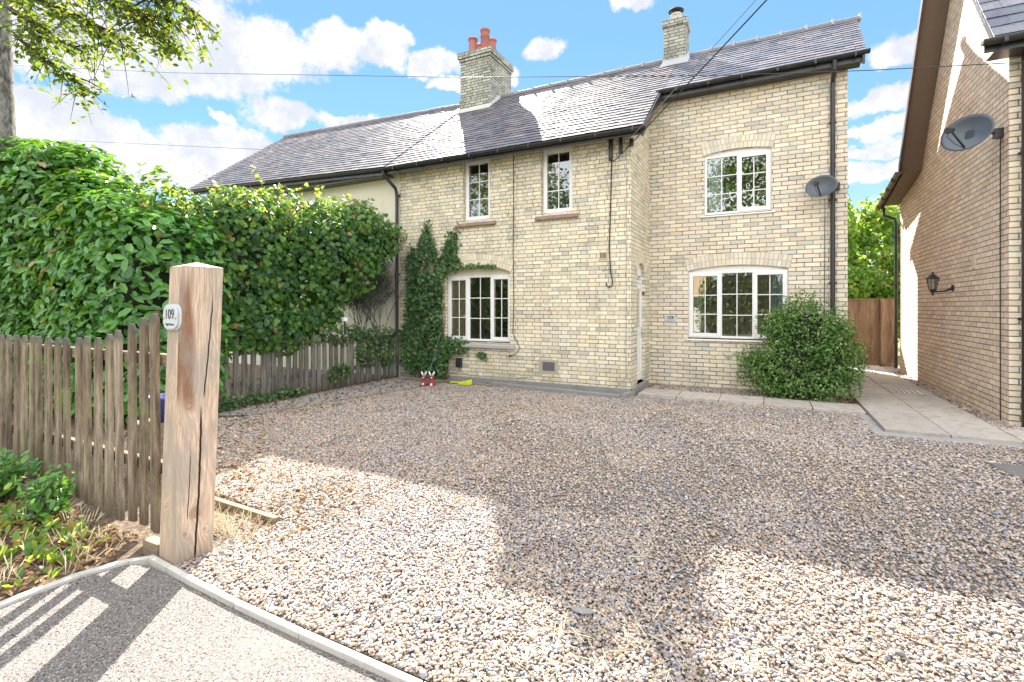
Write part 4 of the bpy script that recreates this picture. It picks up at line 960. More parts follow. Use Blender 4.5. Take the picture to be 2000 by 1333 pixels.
# wall lantern
ln = thing('wall_lantern', 'black carriage lantern on a bracket on the side wall of the right house', 'lantern', (2.7, 10.45, 1.8))
lx, ly, lz = 2.50, 10.72, 1.86; h6 = 6
mb = MB(); mb.lathe([(.105, 0), (.11, .008), (.075, .035), (.06, .045), (.058, .055), (.02, .085), (.012, .10), (.016, .115), (.004, .13)], (lx, ly, lz + .11), 6); build('lamp_roof', mb, 'black_iron', ln)
mb = MB(); mb.lathe([(.008, -.19), (.02, -.165), (.012, -.15), (.035, -.13), (.04, -.10), (.052, -.09), (.052, -.08)], (lx, ly, lz + .02), 12)
for k in range(6):
    a = k * math.pi / 3; mb.tube([(lx + .05 * math.cos(a), ly + .05 * math.sin(a), lz - .065), (lx + .085 * math.cos(a), ly + .085 * math.sin(a), lz + .112)], .005, 5)
cg = build('lamp_cage', mb, 'black_iron', ln)
mb = MB(); mb.lathe([(.048, -.065), (.080, .108)], (lx, ly, lz), 6, cap=False); build('lamp_glass', mb, 'glass', ln)
mb = MB(); mb.lathe([(.018, -.06), (.022, 0), (.018, .05), (.005, .06)], (lx, ly, lz), 12); build('bulb', mb, 'lamp_glass_in', ln, smooth=True)
mb = MB(); mb.lathe([(.055, 0), (.055, .018), (.03, .03)], (2.70, 10.45, 1.81), 14, Matrix.Rotation(R(-90), 3, 'Y')); mb.tube([(2.68, 10.45, 1.80), (2.62, 10.52, 1.765), (2.55, 10.64, 1.755), (lx, ly, lz - .09)], [.02, .015, .013, .02], 8)
build('bracket', mb, 'black_iron', ln)

# satellite dishes
def dish(name, label, c, aim, rx, ry, mount, lnb_off=.34):
    r_ = thing(name, label, 'satellite dish', mount, 'satellite dishes')
    c = Vector(c); n = Vector(aim).normalized(); right = n.cross(Vector((0, 0, 1))).normalized(); up = right.cross(n)
    M = Matrix((right, up, n)).transposed()
    mb = MB(); N = 40; K = 7
    for side in (0, 1):
        i0 = len(mb.v)
        for k in range(K + 1):
            q = k / K
            for j in range(N):
                a = 2 * math.pi * j / N; rr2 = q
                mb.v.append(tuple(c + M @ Vector((rx * rr2 * math.cos(a), ry * rr2 * math.sin(a), .085 * rx / .3 * (q * q - 1) - (.006 if side else 0)))))
        for k in range(K):
            for j in range(N):
                j2 = (j + 1) % N; qd = (i0 + k * N + j, i0 + k * N + j2, i0 + (k + 1) * N + j2, i0 + (k + 1) * N + j); mb.f.append(qd[::-1] if side else qd)
    i0 = K * N; i1 = (2 * K + 1) * N
    for j in range(N): j2 = (j + 1) % N; mb.f.append((i0 + j, i0 + j2, i1 + j2, i1 + j))
    build('dish', mb, 'dish_grey', r_, smooth=True)
    mb = MB(); foot = c + M @ Vector((0, -ry * .86, -.0)); end = c + M @ Vector((0, -ry * .35, lnb_off))
    mb.tube([foot, foot.lerp(end, .5), end], [.013, .012, .012], 8); arm = build('arm', mb, 'dish_metal', r_)
    d = (c - end).normalized(); Md = d.to_track_quat('Z', 'Y').to_matrix()
    mb = MB(); mb.lathe([(.022, -.07), (.026, -.06), (.026, .0), (.034, .005), (.034, .04), (.02, .045)], end, 14, Md); mb.obox(end - d * .04 + Vector((0, 0, -.02)), (.05, .05, .07), Md)
    build('receiver', mb, 'dish_metal', r_)
    mb = MB(); e2 = end - d * .05; mb.tube([e2, e2 + Vector((0, 0, -.10)), e2.lerp(foot, .4) + Vector((0, 0, -.09)), foot + Vector((0, 0, -.01))], .004, 6); build('cable', mb, 'cable_black', r_)
    mb = MB(); bk = c - n * .1; mb.tube([bk, bk.lerp(Vector(mount), .45) + Vector((0, 0, .02)), Vector(mount)], .015, 8); mb.obox(bk, (.1, .12, .05), M); mp = Vector(mount); mb.box(mp.x - .045, mp.x + .045, mp.y - .045, mp.y + .045, mp.z - .06, mp.z + .06)
    build('mount', mb, 'dish_metal', r_)
    return r_
dish('satellite_dish', 'large grey satellite dish on the side wall of the gabled house', (2.28, 8.33, 3.74), (-.62, -.72, .20), .285, .235, (2.66, 8.56, 3.74))
dish('satellite_dish', 'smaller grey satellite dish in front of the black downpipe of the cottage extension', (.80, 9.62, 3.50), (-.30, -.92, .22), .235, .19, (1.04, 9.87, 3.52), .28)
mb = MB(); mb.tube([(.86, 9.72, 3.30), (.875, 9.86, 3.2), (.875, 9.88, 3.0), (.87, 9.885, 1.2), (.87, 9.885, .1)], .0055, 6); tag(build('dish_cable', mb, 'cable_black'), 'black cable hanging down the extension wall below the smaller dish', 'cable')

# ------------------------------------------------------------------ cables and boxes on the cottage
mb = MB(); mb.tube([(-4.28, 8.385, 4.40), (-4.275, 8.385, 3.6), (-4.285, 8.385, 2.6), (-4.27, 8.385, 1.6), (-4.29, 8.385, 1.0), (-4.2, 8.38, .85), (-4.13, 8.37, .72), (-4.2, 8.36, .62), (-4.3, 8.35, .58)], .007, 6); mb.tube([(-4.3, 8.35, .58), (-4.36, 8.345, .555)], .014, 8)
tag(build('wall_cable', mb, 'cable_black'), 'thin black cable beside the downstairs window ending in a loose plug', 'cable')
mb = MB(); pts = [(-2.37, 8.375, 4.30), (-2.39, 8.38, 3.4), (-2.42, 8.38, 2.5), (-2.39, 8.375, 2.1), (-2.36, 8.37, 1.95)]
pts += [(-2.415 + .055 * math.cos(a), 8.365, 1.90 + .06 * math.sin(a)) for a in [R(10 - 30 * k) for k in range(8)]]
mb.tube(pts, .010, 7); tag(build('hanging_hose', mb, 'cable_black'), 'thick black cable hanging near the wall corner with a hooked lower end', 'cable')
mb = MB(); mb.tube([(-2.12, 8.385, 4.3), (-2.125, 8.385, 2.2), (-2.13, 8.385, .3), (-2.2, 8.385, .2)], .004, 5); mb.tube([(-2.55, 8.39, 2.13), (-2.45, 8.385, 2.14), (-2.41, 8.385, 2.2)], .006, 6)
tag(build('corner_cable', mb, 'cable_grey'), 'very thin grey cable running down the brick corner of the cottage', 'cable')
br = thing('cable_bracket', 'black cable bracket and junction under the eaves at the cottage corner', 'bracket', (-2.3, 8.38, 4.2))
mb = MB(); mb.box(-2.42, -2.36, 8.34, 8.4, 4.02, 4.38); mb.box(-2.24, -2.19, 8.34, 8.4, 4.12, 4.4); mb.tube([(-2.39, 8.34, 4.05), (-2.33, 8.3, 3.98), (-2.24, 8.28, 4.02), (-2.2, 8.28, 4.1)], .01, 6); mb.tube([(-2.215, 8.33, 4.38), (-2.215, 8.26, 4.3), (-2.2, 8.26, 4.14), (-2.16, 8.28, 4.08)], .008, 6); mb.box(-2.06, -2.0, 8.33, 8.40, 4.22, 4.34)
build('bracket_arm', mb, 'black_iron', br)
mb = MB()
def sag(a, b2, s, n=16): a, b2 = Vector(a), Vector(b2); return [a.lerp(b2, i / n) + Vector((0, 0, -4 * s * (i / n) * (1 - i / n))) for i in range(n + 1)]
mb.tube(sag((-2.16, 8.28, 4.10), (8.0, -2.9, 7.55), .12), .008, 6); tag(build('overhead_cable', mb, 'cable_black'), 'thick black cable rising from the cottage corner up across the roof', 'cable', 'overhead cables')
mb = MB(); mb.tube(sag((-2.05, 8.2, 4.26), (8.05, -2.9, 7.75), .10), .005, 5); tag(build('overhead_cable', mb, 'cable_grey'), 'thin pale cable running just above the thick black cable over the roof', 'cable', 'overhead cables')
mb = MB(); mb.tube([(-22.27, 7, 9.5), (-13, 7, 7.25), (-4.56, 7, 5.35), (-.58, 7, 4.53), (1.07, 7, 4.24), (2.37, 7, 4.04), (9, 7, 3.3)], .005, 5)
OH = [Vector(p) for p in []]
me = mb
tag(build('overhead_wire', mb, 'cable_black'), 'long thin wire crossing the sky above both roofs in front of the chimney', 'wire', 'telephone wires')
mb = MB(); mb.tube([(-62.5, 20, 17.3), (-27.1, 20, 11.07), (-20, 20, 9.9)], .012, 5); tag(build('overhead_wire', mb, 'cable_black'), 'lower thin wire meeting the left end of the slate roof', 'wire', 'telephone wires')
# outdoor socket
sk = thing('outdoor_socket', 'black weatherproof socket box low on the brick wall under the window', 'socket', (-5.49, 8.38, .38))
mb = MB(); mb.box(-5.56, -5.43, 8.33, 8.4, .29, .48); build('socket_box', mb, 'black_plastic', sk, bevel=.015)
mb = MB(); mb.tube([(-5.50, 8.38, .29), (-5.51, 8.385, .22), (-5.58, 8.385, .17), (-6.0, 8.385, .16)], .006, 6); mb.tube([(-5.48, 8.38, .29), (-5.47, 8.385, .2), (-5.3, 8.385, .15), (-4.3, 8.385, .14), (-3.9, 8.385, .20)], .005, 6); build('socket_cable', mb, 'cable_grey', sk)

# text helper: flat letters on a plaque
def text(body, size, loc, rot, mat, parent, name='lettering', ext=.0006, bold=0.0, sx_=1.0):
    cu = bpy.data.curves.new(name, 'FONT'); cu.body = body; cu.size = size; cu.align_x = 'CENTER'; cu.align_y = 'CENTER'; cu.extrude = ext; cu.offset = bold
    tmp = bpy.data.objects.new(name, cu); COL.objects.link(tmp); bpy.context.view_layer.update()
    me = bpy.data.meshes.new_from_object(tmp.evaluated_get(bpy.context.evaluated_depsgraph_get())); bpy.data.objects.remove(tmp)
    me.materials.clear(); me.materials.append(MATS[mat]); o = bpy.data.objects.new(name, me); COL.objects.link(o); o.parent = parent
    o.location = Vector(loc) - Vector(parent.location); o.rotation_euler = rot; o.scale = (sx_, 1, 1); return o
hp = thing('house_number_plaque', 'oval white house number plaque 109 on the extension wall beside the window', 'plaque', (-1.65, 9.895, 1.27))
mb = MB(); mb.lathe([(.0, .0), (.095, .0), (.10, .004), (.10, .008), (.094, .011), (.0, .011)], (0, 0, 0), 32)
mb.v = [(-1.65 + a * 1.12, 9.899 - c, 1.272 + b2 * .82) for a, b2, c in mb.v]; build('plate', mb, 'label_white', hp)
text('109', .085, (-1.65, 9.886, 1.29), (R(90), 0, 0), 'ink_blue', hp, bold=.0015); text('High Street', .028, (-1.65, 9.886, 1.225), (R(90), 0, 0), 'ink_blue', hp)

# ================================================================== FENCES AND THE GATE POST
post = thing('gate_post', 'thick square softwood gate post with a shallow pointed cap and long cracks', 'gate post', (-3.1, 1.75, 0))
lean = Vector((.055, .03, 0))
def pc(x, y, z): return (x + lean.x * z / 1.7, y + lean.y * z / 1.7, z)
mb = MB(); mb.hexa([pc(-3.205, 1.655, -.05), pc(-3.01, 1.64, -.05), pc(-2.995, 1.85, -.05), pc(-3.19, 1.86, -.05), pc(-3.205, 1.655, 1.735), pc(-3.01, 1.64, 1.735), pc(-2.995, 1.85, 1.735), pc(-3.19, 1.86, 1.735)])
build('shaft', mb, 'post_wood', post, bevel=.005)
mb = MB(); q = [pc(-3.206, 1.654, 1.7355), pc(-3.009, 1.639, 1.7355), pc(-2.994, 1.851, 1.7355), pc(-3.191, 1.861, 1.7355)]; a_ = pc(-3.1, 1.75, 1.768)
mb.v = [*q, a_]; mb.f = [(0, 1, 4), (1, 2, 4), (2, 3, 4), (3, 0, 4), (3, 2, 1, 0)]; build('pointed_top', mb, 'post_cap', post)
mb = MB(); mb.box(-3.38, -3.22, 1.655, 1.72, -.02, .085); tag(build('timber_offcut', mb, 'board_wood', bevel=.004), 'short offcut of timber lying at the foot of the gate post', 'timber')
pq = thing('number_plaque', 'grey slotted number plaque 109 screwed to the gate post', 'plaque', (-3.15, 1.64, 1.45))
def plaq(hw, hh, y0, y1, cx=-3.08, cz=1.44):
    pts = []
    for sx_, sz_, a0 in ((1, 1, 0), (-1, 1, 90), (-1, -1, 180), (1, -1, 270)):
        rr2 = hw * .62
        for k in range(5):
            a = R(a0 + 90 * k / 4); pts.append((cx + sx_ * (hw - rr2) + rr2 * math.cos(a), cz + sz_ * (hh - rr2) + rr2 * math.sin(a)))
    m_ = MB(); m_.prism(pts, y0, y1, 'y'); return m_
PY = 1.672
build('back_plate', plaq(.090, .076, PY - .012, PY + .004), 'label_white', pq, bevel=.002)
build('front_plate', plaq(.070, .068, PY - .022, PY - .0125), 'label_white', pq, bevel=.002)
text('109', .082, (-3.083, PY - .0235, 1.456), (R(90), 0, 0), 'ink', pq, sx_=.78); text('High Street', .019, (-3.08, PY - .0235, 1.399), (R(90), 0, 0), 'ink', pq, sx_=.95)
for xx in (-3.142, -3.020):
    mb = MB(); mb.lathe([(.0, 0), (.007, .0), (.006, .003), (0, .005)], (xx, PY - .0225, 1.435), 10, Matrix.Rotation(R(90), 3, 'X')); build('screw', mb, 'rust', pq)

def picket(parent, x, y, z0, z1, wd=.055, th=.022, rot=0, tilt=0, mat='picket_wood'):
    M = Matrix.Rotation(rot, 3, 'Z') @ Matrix.Rotation(tilt, 3, 'Y'); mb = MB(); c = Vector((x, y, z0)); h = z1 - z0
    L = [(-wd / 2, 0), (wd / 2, 0), (wd / 2, h - .045), (wd * .18, h), (-wd * .18, h), (-wd / 2, h - .045)]
    for yy in (-th / 2, th / 2): mb.v += [tuple(c + M @ Vector((a, yy, b2))) for a, b2 in L]
    mb.f = [(0, 1, 2, 3, 4, 5), (11, 10, 9, 8, 7, 6)] + [(k, k + 6, (k + 1) % 6 + 6, (k + 1) % 6) for k in range(6)]
    return build('picket', mb, mat, parent, bevel=.0025)
nf = thing('picket_fence', 'weathered brown picket fence beside the gate post, its tops rising towards the post', 'fence', (-5, 1.8, 0))
xs = [-3.50, -3.65, -3.78, -3.93, -4.08, -4.23, -4.38, -4.51, -4.69, -4.83, -4.99, -5.13, -5.28, -5.42, -5.59, -5.73, -5.87, -6.02, -6.16, -6.3, -6.45, -6.6, -6.75]
tops = [1.46, 1.425, 1.385, 1.345, 1.305, 1.275, 1.285, 1.28, 1.27, 1.27] + [1.265] * 14
for i, x_ in enumerate(xs):
    wz = .072 + random.uniform(-.008, .010)
    picket(nf, x_ + random.uniform(-.008, .008), 1.79 + random.uniform(-.006, .006), random.uniform(.0, .05) + (.02 if i < 6 else .06), tops[i] + random.uniform(-.01, .008), wz, .024, 0, random.uniform(-.026, .026))
for z_ in (.42, 1.12):
    mb = MB(); mb.box(-6.9, -3.2, 1.80 + .012, 1.80 + .055, z_, z_ + .075); build('rail', mb, 'board_wood', nf, bevel=.004)
ff = thing('garden_fence', 'old grey green picket fence under the climber along the trodden strip', 'fence', (-7, 6, 0))
y_ = 3.35
while y_ < 8.3:
    h_ = 1.13 - (y_ - 4.6) * .06
    picket(ff, -7.0 + random.uniform(-.02, .02), y_, .02, h_ + random.uniform(-.04, .03), .085, .02, R(90), random.uniform(-.03, .03), 'picket_grey'); y_ += random.uniform(.11, .15)
for z_ in (.3, .85):
    mb = MB(); mb.box(-7.06, -7.02, 3.3, 8.3, z_, z_ + .07); build('rail', mb, 'picket_grey', ff)
pf = thing('panel_fence', 'tall brown closeboard fence closing off the passage', 'fence', (2, 15.2, 0))
x_ = 1.22
while x_ < 2.75:
    mb = MB(); mb.box(x_, x_ + .12, 15.18 + random.uniform(0, .01), 15.21, .12, 1.68 + random.uniform(-.005, .005)); build('board', mb, 'panel_wood', pf, bevel=.003); x_ += .108
mb = MB(); mb.box(1.2, 2.8, 15.14, 15.18, -.02, .12); build('gravel_board', mb, 'panel_wood', pf)
mb = MB(); mb.box(1.2, 2.8, 15.17, 15.22, 1.685, 1.71); mb.box(2.52, 2.6, 15.1, 15.17, .1, 1.7); build('capping', mb, 'panel_wood', pf)

# edging boards in the gravel
def board(p0, p1, z0, z1, wd, lab, name='edging_board', mat='board_wood', group=None):
    p0, p1 = Vector((*p0, 0)), Vector((*p1, 0)); d = (p1 - p0).normalized(); n = Vector((-d.y, d.x, 0)) * wd / 2
    mb = MB(); mb.hexa([p0 - n + Vector((0, 0, z0)), p1 - n + Vector((0, 0, z0)), p1 + n + Vector((0, 0, z0)), p0 + n + Vector((0, 0, z0)), p0 - n + Vector((0, 0, z1)), p1 - n + Vector((0, 0, z1 * .7)), p1 + n + Vector((0, 0, z1 * .7)), p0 + n + Vector((0, 0, z1))])
    return tag(build(name, mb, mat, bevel=.004), lab, 'timber edging', group)
board((-4.5, 2.32), (-3.02, 2.31), -.03, .06, .045, 'sunlit timber edging board in the gravel behind the gate post', group='timber edging boards')
board((-6.28, 4.42), (-5.78, 7.15), -.03, .035, .04, 'long mossy timber edging between the gravel and the trodden strip', group='timber edging boards')
board((-6.75, 8.05), (-4.6, 8.13), -.03, .06, .08, 'grey sleeper edging along the cottage wall under the ivy', group='timber edging boards')
board((-4.58, 8.13), (-2.12, 8.02), -.03, .085, .09, 'dark sleeper edging along the cottage wall under the air brick', mat='concrete_dark', group='timber edging boards')
mb = MB(); mb.hexa([(-2.115, 7.98, -.03), (-2.03, 7.98, -.03), (-1.97, 8.36, -.03), (-2.05, 8.36, -.03), (-2.115, 7.98, .085), (-2.03, 7.98, .085), (-1.97, 8.36, .085), (-2.05, 8.36, .085)])
tag(build('edging_board', mb, 'concrete_dark', bevel=.004), 'short dark sleeper end turning back to the wall corner by the door', 'timber edging', 'timber edging boards')

# ------------------------------------------------------------------ small garden things by the ivy
def rabbit(x, y, s, lab, rot):
    r_ = thing('rabbit_ornament', lab, 'garden ornament', (x, y, 0), 'red garden ornaments'); M = Matrix.Rotation(rot, 3, 'Z')
    def T(mb_): mb_.v = [tuple(Vector((x, y, 0)) + (M @ Vector(v)) * s) for v in mb_.v]; return mb_
    mb = MB(); mb.lathe([(.085, 0), (.088, .01), (.06, .10), (.042, .155), (.052, .17), (.05, .205), (.03, .235), (.0, .24)], (0, 0, 0), 16); build('body', T(mb), 'red_paint', r_, smooth=True)
    mb = MB(); mb.box(-.022, .022, -.082, -.06, .03, .075); mb.tube([(0, -.055, .19), (0, -.065, .185)], [.018, .004], 8); build('front_panel', T(mb), 'white_paint', r_)
    for sx_ in (-1, 1):
        mb = MB(); mb.tube([(sx_ * .015, 0, .225), (sx_ * .035, 0, .265), (sx_ * .055, 0, .31), (sx_ * .06, 0, .325)], [.012, .02, .014, .003], 8); build('ear', T(mb), 'white_paint', r_, smooth=True)
rabbit(-5.80, 7.62, .85, 'left of two red cone shaped ornaments with white ears by the ivy', .3)
rabbit(-5.62, 7.62, .88, 'right of two red cone shaped ornaments with white ears, the one with a pale front', .5)
mb = MB(); mb.tube([(-5.72, 7.56, .0), (-5.80, 7.95, .55), (-5.88, 8.28, 1.0)], .008, 8); tag(build('garden_cane', mb, 'teal_metal'), 'blue green pole leaning against the ivy between the red ornaments', 'pole')
mb = MB(); mb.tube([(-5.42, 7.95, .055), (-5.22, 7.95, .06)], .012, 8); mb.hexa([(-5.22, 7.91, .03), (-4.98, 7.88, .03), (-4.98, 8.04, .03), (-5.22, 7.99, .03), (-5.22, 7.92, .065), (-4.99, 7.88, .10), (-4.99, 8.04, .12), (-5.22, 7.99, .07)])
tag(build('hand_shovel', mb, 'yellow_plastic', bevel=.008), 'bright yellow plastic shovel head lying at the foot of the cottage wall', 'shovel')
sl = thing('solar_light', 'small white capped solar light standing in the climber above the fence', 'solar light', (-6.75, 6.5, 1.2))
mb = MB(); mb.box(-6.80, -6.72, 6.52, 6.60, 1.24, 1.31); build('light_head', mb, 'white_paint', sl, bevel=.012)
mb = MB(); mb.tube([(-6.76, 6.56, 1.0), (-6.76, 6.56, 1.24)], .015, 8); build('stake', mb, 'black_plastic', sl)
bk_ = thing('blue_bucket', 'blue plastic bucket glimpsed through the picket fence gaps', 'bucket', (-4.7, 2.35, 0))
mb = MB(); mb.lathe([(.11, .5), (.14, .69), (.15, .70), (.15, .72), (.13, .72), (.10, .52), (0, .52)], (-4.72, 2.5, 0), 20); build('bucket_shell', mb, 'blue_plastic', bk_, smooth=True)
mb = MB(); mb.box(-4.95, -4.55, 2.3, 2.7, -.03, .5); tag(build('garden_crate', mb, 'board_wood', bevel=.01), 'wooden crate under the blue bucket behind the picket fence', 'crate')

# ================================================================== FOLIAGE
def leaves(name, P, N, size, mat, parent=None, aspect=.45, shape='oval', jit=.3, droop=.3, curl=.12, seed=0, rnd=None, up=None):
    """P positions, N facing directions: one small folded leaf blade each"""
    g = np.random.default_rng(seed); n = len(P); N = N + g.normal(0, jit, (n, 3)); N /= np.linalg.norm(N, axis=1, keepdims=True) + 1e-9
    T = g.normal(0, 1, (n, 3)); T[:, 2] -= droop * 2
    if up is not None: T = T * .5 + up
    T -= N * np.sum(T * N, axis=1, keepdims=True); T /= np.linalg.norm(T, axis=1, keepdims=True) + 1e-9
    B = np.cross(N, T); s = (size * g.uniform(.65, 1.25, n))[:, None]
    if shape == 'oval': pr = [(-.5, 0), (-.22, .42), (.2, .44), (.5, 0), (.2, -.44), (-.22, -.42)]
    elif shape == 'heart': pr = [(-.38, 0), (-.5, .36), (.05, .52), (.55, 0), (.05, -.52), (-.5, -.36)]
    elif shape == 'blade': pr = [(0, 0), (.3, .3), (.75, .4), (1.0, 0), (.75, -.4), (.3, -.3)]
    else: pr = [(-.5, 0), (-.2, .5), (.1, .3), (.5, 0), (.1, -.3), (-.2, -.5)]
    V = np.zeros((n, 6, 3))
    for i, (a, b2) in enumerate(pr):
        V[:, i] = P + T * (a * s) + B * (b2 * s * aspect * (1 if shape != 'heart' else 1)) + N * (abs(b2) * s * curl * 2 * min(1, aspect * 3) - (a * a) * s * curl * min(1, aspect * 3))
    F = np.array([[0, 1, 2, 3], [0, 3, 4, 5]])[None] + (np.arange(n) * 6)[:, None, None]
    r = (g.random(n) if rnd is None else rnd); A = np.repeat(r, 6)
    return np_mesh(name, V.reshape(-1, 3), F.reshape(-1, 4), mat, parent, A, smooth=False)
def fbm(P, sc, seed=1):
    g = np.random.default_rng(seed); v = np.zeros(len(P))
    for k in range(4):
        a = g.normal(0, 1, (5, 3)); a /= np.linalg.norm(a, axis=1, keepdims=True); ph = g.uniform(0, 6.28, 5)
        v += (np.sin(P @ a.T * sc * 1.9 ** k + ph).sum(axis=1) / 5) * .6 ** k
    return v
def blob_points(blobs, n, depth=.25, seed=0, noise=.12, nsc=3.0, p=2.4, vis=True, clump=0.0):
    """points spread through the outer shell of a union of rounded boxes/ellipsoids; returns P, outward N, depth 0..1"""
    g = np.random.default_rng(seed); areas = np.array([(b2[3] * b2[4] + b2[3] * b2[5] + b2[4] * b2[5]) for b2 in blobs]); cnt = (areas / areas.sum() * n * 1.6).astype(int)
    PP = []; NN = []; DD = []
    for b2, c in zip(blobs, cnt):
        C = np.array(b2[:3]); Rr = np.array(b2[3:6]); pe = b2[6] if len(b2) > 6 else p
        d = g.normal(0, 1, (c, 3)); d /= np.linalg.norm(d, axis=1, keepdims=True)
        k = (np.abs(d) ** pe).sum(axis=1) ** (-1 / pe); sf = d * k[:, None]
        dep = g.random(c) ** 1.4 * depth; disp = 1 + noise * fbm(C + sf * Rr, nsc, 5)
        PP.append(C + sf * Rr * (disp[:, None]) - (sf / (np.linalg.norm(sf, axis=1, keepdims=True))) * dep[:, None])
        nn = np.sign(sf) * np.abs(sf) ** (pe - 1) / Rr; nn /= np.linalg.norm(nn, axis=1, keepdims=True); NN.append(nn); DD.append(dep / depth)
    P = np.vstack(PP); N = np.vstack(NN); D = np.hstack(DD); keep = np.ones(len(P), bool)
    for b2 in blobs:
        C = np.array(b2[:3]); Rr = np.array(b2[3:6]) - depth - .02; pe = b2[6] if len(b2) > 6 else p
        if (Rr <= 0).any(): continue
        keep &= ((np.abs((P - C) / Rr) ** pe).sum(axis=1) > 1)
    if clump: keep &= (fbm(P, 7.0, 11) + g.normal(0, .25, len(P)) > -clump)
    P, N, D = P[keep], N[keep], D[keep]; idx = g.permutation(len(P))[:n]; return P[idx], N[idx], D[idx]
def core(blobs, inset, parent, mat='hedge_core', p=2.4, name='dark_core', noise=.12):  # solid dark shell added to block light, standing in for the shaded twig mass
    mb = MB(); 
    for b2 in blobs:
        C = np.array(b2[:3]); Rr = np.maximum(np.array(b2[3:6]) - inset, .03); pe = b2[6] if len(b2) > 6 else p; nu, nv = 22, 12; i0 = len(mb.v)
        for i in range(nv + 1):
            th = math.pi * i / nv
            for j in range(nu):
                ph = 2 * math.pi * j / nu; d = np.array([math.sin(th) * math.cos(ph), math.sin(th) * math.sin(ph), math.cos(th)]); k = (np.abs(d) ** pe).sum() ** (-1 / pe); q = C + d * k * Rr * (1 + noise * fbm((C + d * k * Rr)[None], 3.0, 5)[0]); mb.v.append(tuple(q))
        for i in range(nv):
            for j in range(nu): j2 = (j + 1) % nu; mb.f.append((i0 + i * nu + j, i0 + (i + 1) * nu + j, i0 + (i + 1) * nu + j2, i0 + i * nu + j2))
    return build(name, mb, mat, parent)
def twigs(name, P, N, L, r, mat, parent, n, seed=0, up=.6):
    g = random.Random(seed); mb = MB()
    for _ in range(n):
        i = g.randrange(len(P)); p = Vector(P[i]); d = (Vector(N[i]) + Vector((g.uniform(-.6, .6), g.uniform(-.6, .6), g.uniform(0, up)))).normalized(); l = L * g.uniform(.6, 1.3); a = p - d * l * .8
        mb.tube([a, a + d * l * .5 + Vector((g.uniform(-.03, .03), g.uniform(-.03, .03), g.uniform(-.03, .03))), a + d * l], [r, r * .7, r * .4], 5, cap=False)
    return tag(build(name, mb, mat, parent), kind='stuff')

# laurel hedge
LB = [(-7.35, 3.75, 1.15, .80, .80, 1.68, 3.4), (-8.1, 3.75, 1.3, .85, .82, 1.86, 3.4), (-8.9, 3.75, 1.4, .85, .86, 2.06, 3.4), (-9.7, 3.72, 1.55, .95, .95, 2.38, 3.4), (-10.7, 3.68, 1.65, 1.1, 1.0, 2.55, 3.4), (-11.9, 3.6, 1.75, 1.2, 1.1, 2.6, 4.0)]
lh = thing('laurel_hedge', 'big glossy green laurel hedge behind the brown picket fence', 'hedge', (-8, 4, 0))
P, N, D = blob_points(LB, 30000, .34, 3, .05, 2.4, 4.0, clump=1.1); k = (P[:, 2] > .1) & (P[:, 1] < 4.6); P, N, D = P[k], N[k], D[k]
leaves('foliage', P, N + np.array([0, -.15, .5]), .155, 'leaf_laurel', lh, .46, 'oval', .42, .15, .10, 4)
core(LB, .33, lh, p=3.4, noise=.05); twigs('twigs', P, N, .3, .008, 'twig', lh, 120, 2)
# climber on the old fence
VB = [(-7.45, 4.1, 2.05, .55, .75, 1.10), (-7.45, 5.0, 2.25, .6, .8, 1.22), (-7.4, 5.9, 2.30, .65, .85, 1.22), (-7.35, 6.8, 2.45, .65, .8, 1.12), (-7.2, 7.40, 2.72, .58, .6, .80), (-6.98, 7.9, 2.75, .46, .35, .52),
      (-7.25, 5.2, 1.25, .45, .8, .5), (-7.2, 6.4, 1.2, .38, .7, .42), (-7.2, 4.2, 1.2, .42, .7, .5)]
VB = [(b[0] + .12 * math.sin(i * 2.3), b[1], b[2] + .10 * math.sin(i * 1.7 + 1), *b[3:]) for i, b in enumerate(VB)]
cv = thing('climbing_plant', 'tangled climber with heart shaped leaves heaped over the old grey fence', 'climber', (-7.4, 6, 0))
P, N, D = blob_points(VB, 22000, .36, 8, .24, 3.6, 2.6, clump=.62); k = P[:, 0] > -7.75
k &= (P[:, 2] > 1.55 + (P[:, 1] - 7) * 1.15) | (P[:, 1] < 6.3)
P, N, D = P[k], N[k], D[k]
leaves('foliage', P, N + np.array([.25, -.15, .25]), .082, 'leaf_vine', cv, .9, 'heart', .5, .5, .12, 9)
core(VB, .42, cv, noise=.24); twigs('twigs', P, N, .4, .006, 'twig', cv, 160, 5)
mb = MB(); SP = []; g = random.Random(4)       # long shoots standing out of the top
for (y0, z0, dx, dy, h) in ((4.6, 3.1, -.1, -.25, .45), (5.3, 3.3, -.1, -.15, .55), (5.9, 3.4, .0, .15, .35), (6.3, 3.45, .05, .1, .35), (4.2, 2.9, -.05, -.3, .3), (6.9, 3.5, .1, .05, .25), (7.4, 3.5, .2, .1, .25)):
    pts = [Vector((-7.2 + dx * q, y0 + dy * q, z0 + h * q - .1 * q * q)) for q in (0, .35, .7, 1)]; mb.tube(pts, [.005, .004, .003, .002], 5)
    for q in range(9): c = pts[0].lerp(pts[3], q / 8) + Vector((g.uniform(-.05, .05), g.uniform(-.06, .06), g.uniform(-.03, .03))); SP.append(tuple(c))
sh = tag(build('shoots', mb, 'twig', cv), kind='stuff'); leaves('shoot_leaves', np.array(SP), np.tile([0, -.5, .6], (len(SP), 1)), .075, 'leaf_vine', sh, .9, 'heart', .5, .3, .1, 12, rnd=np.random.default_rng(1).uniform(.6, .95, len(SP)))
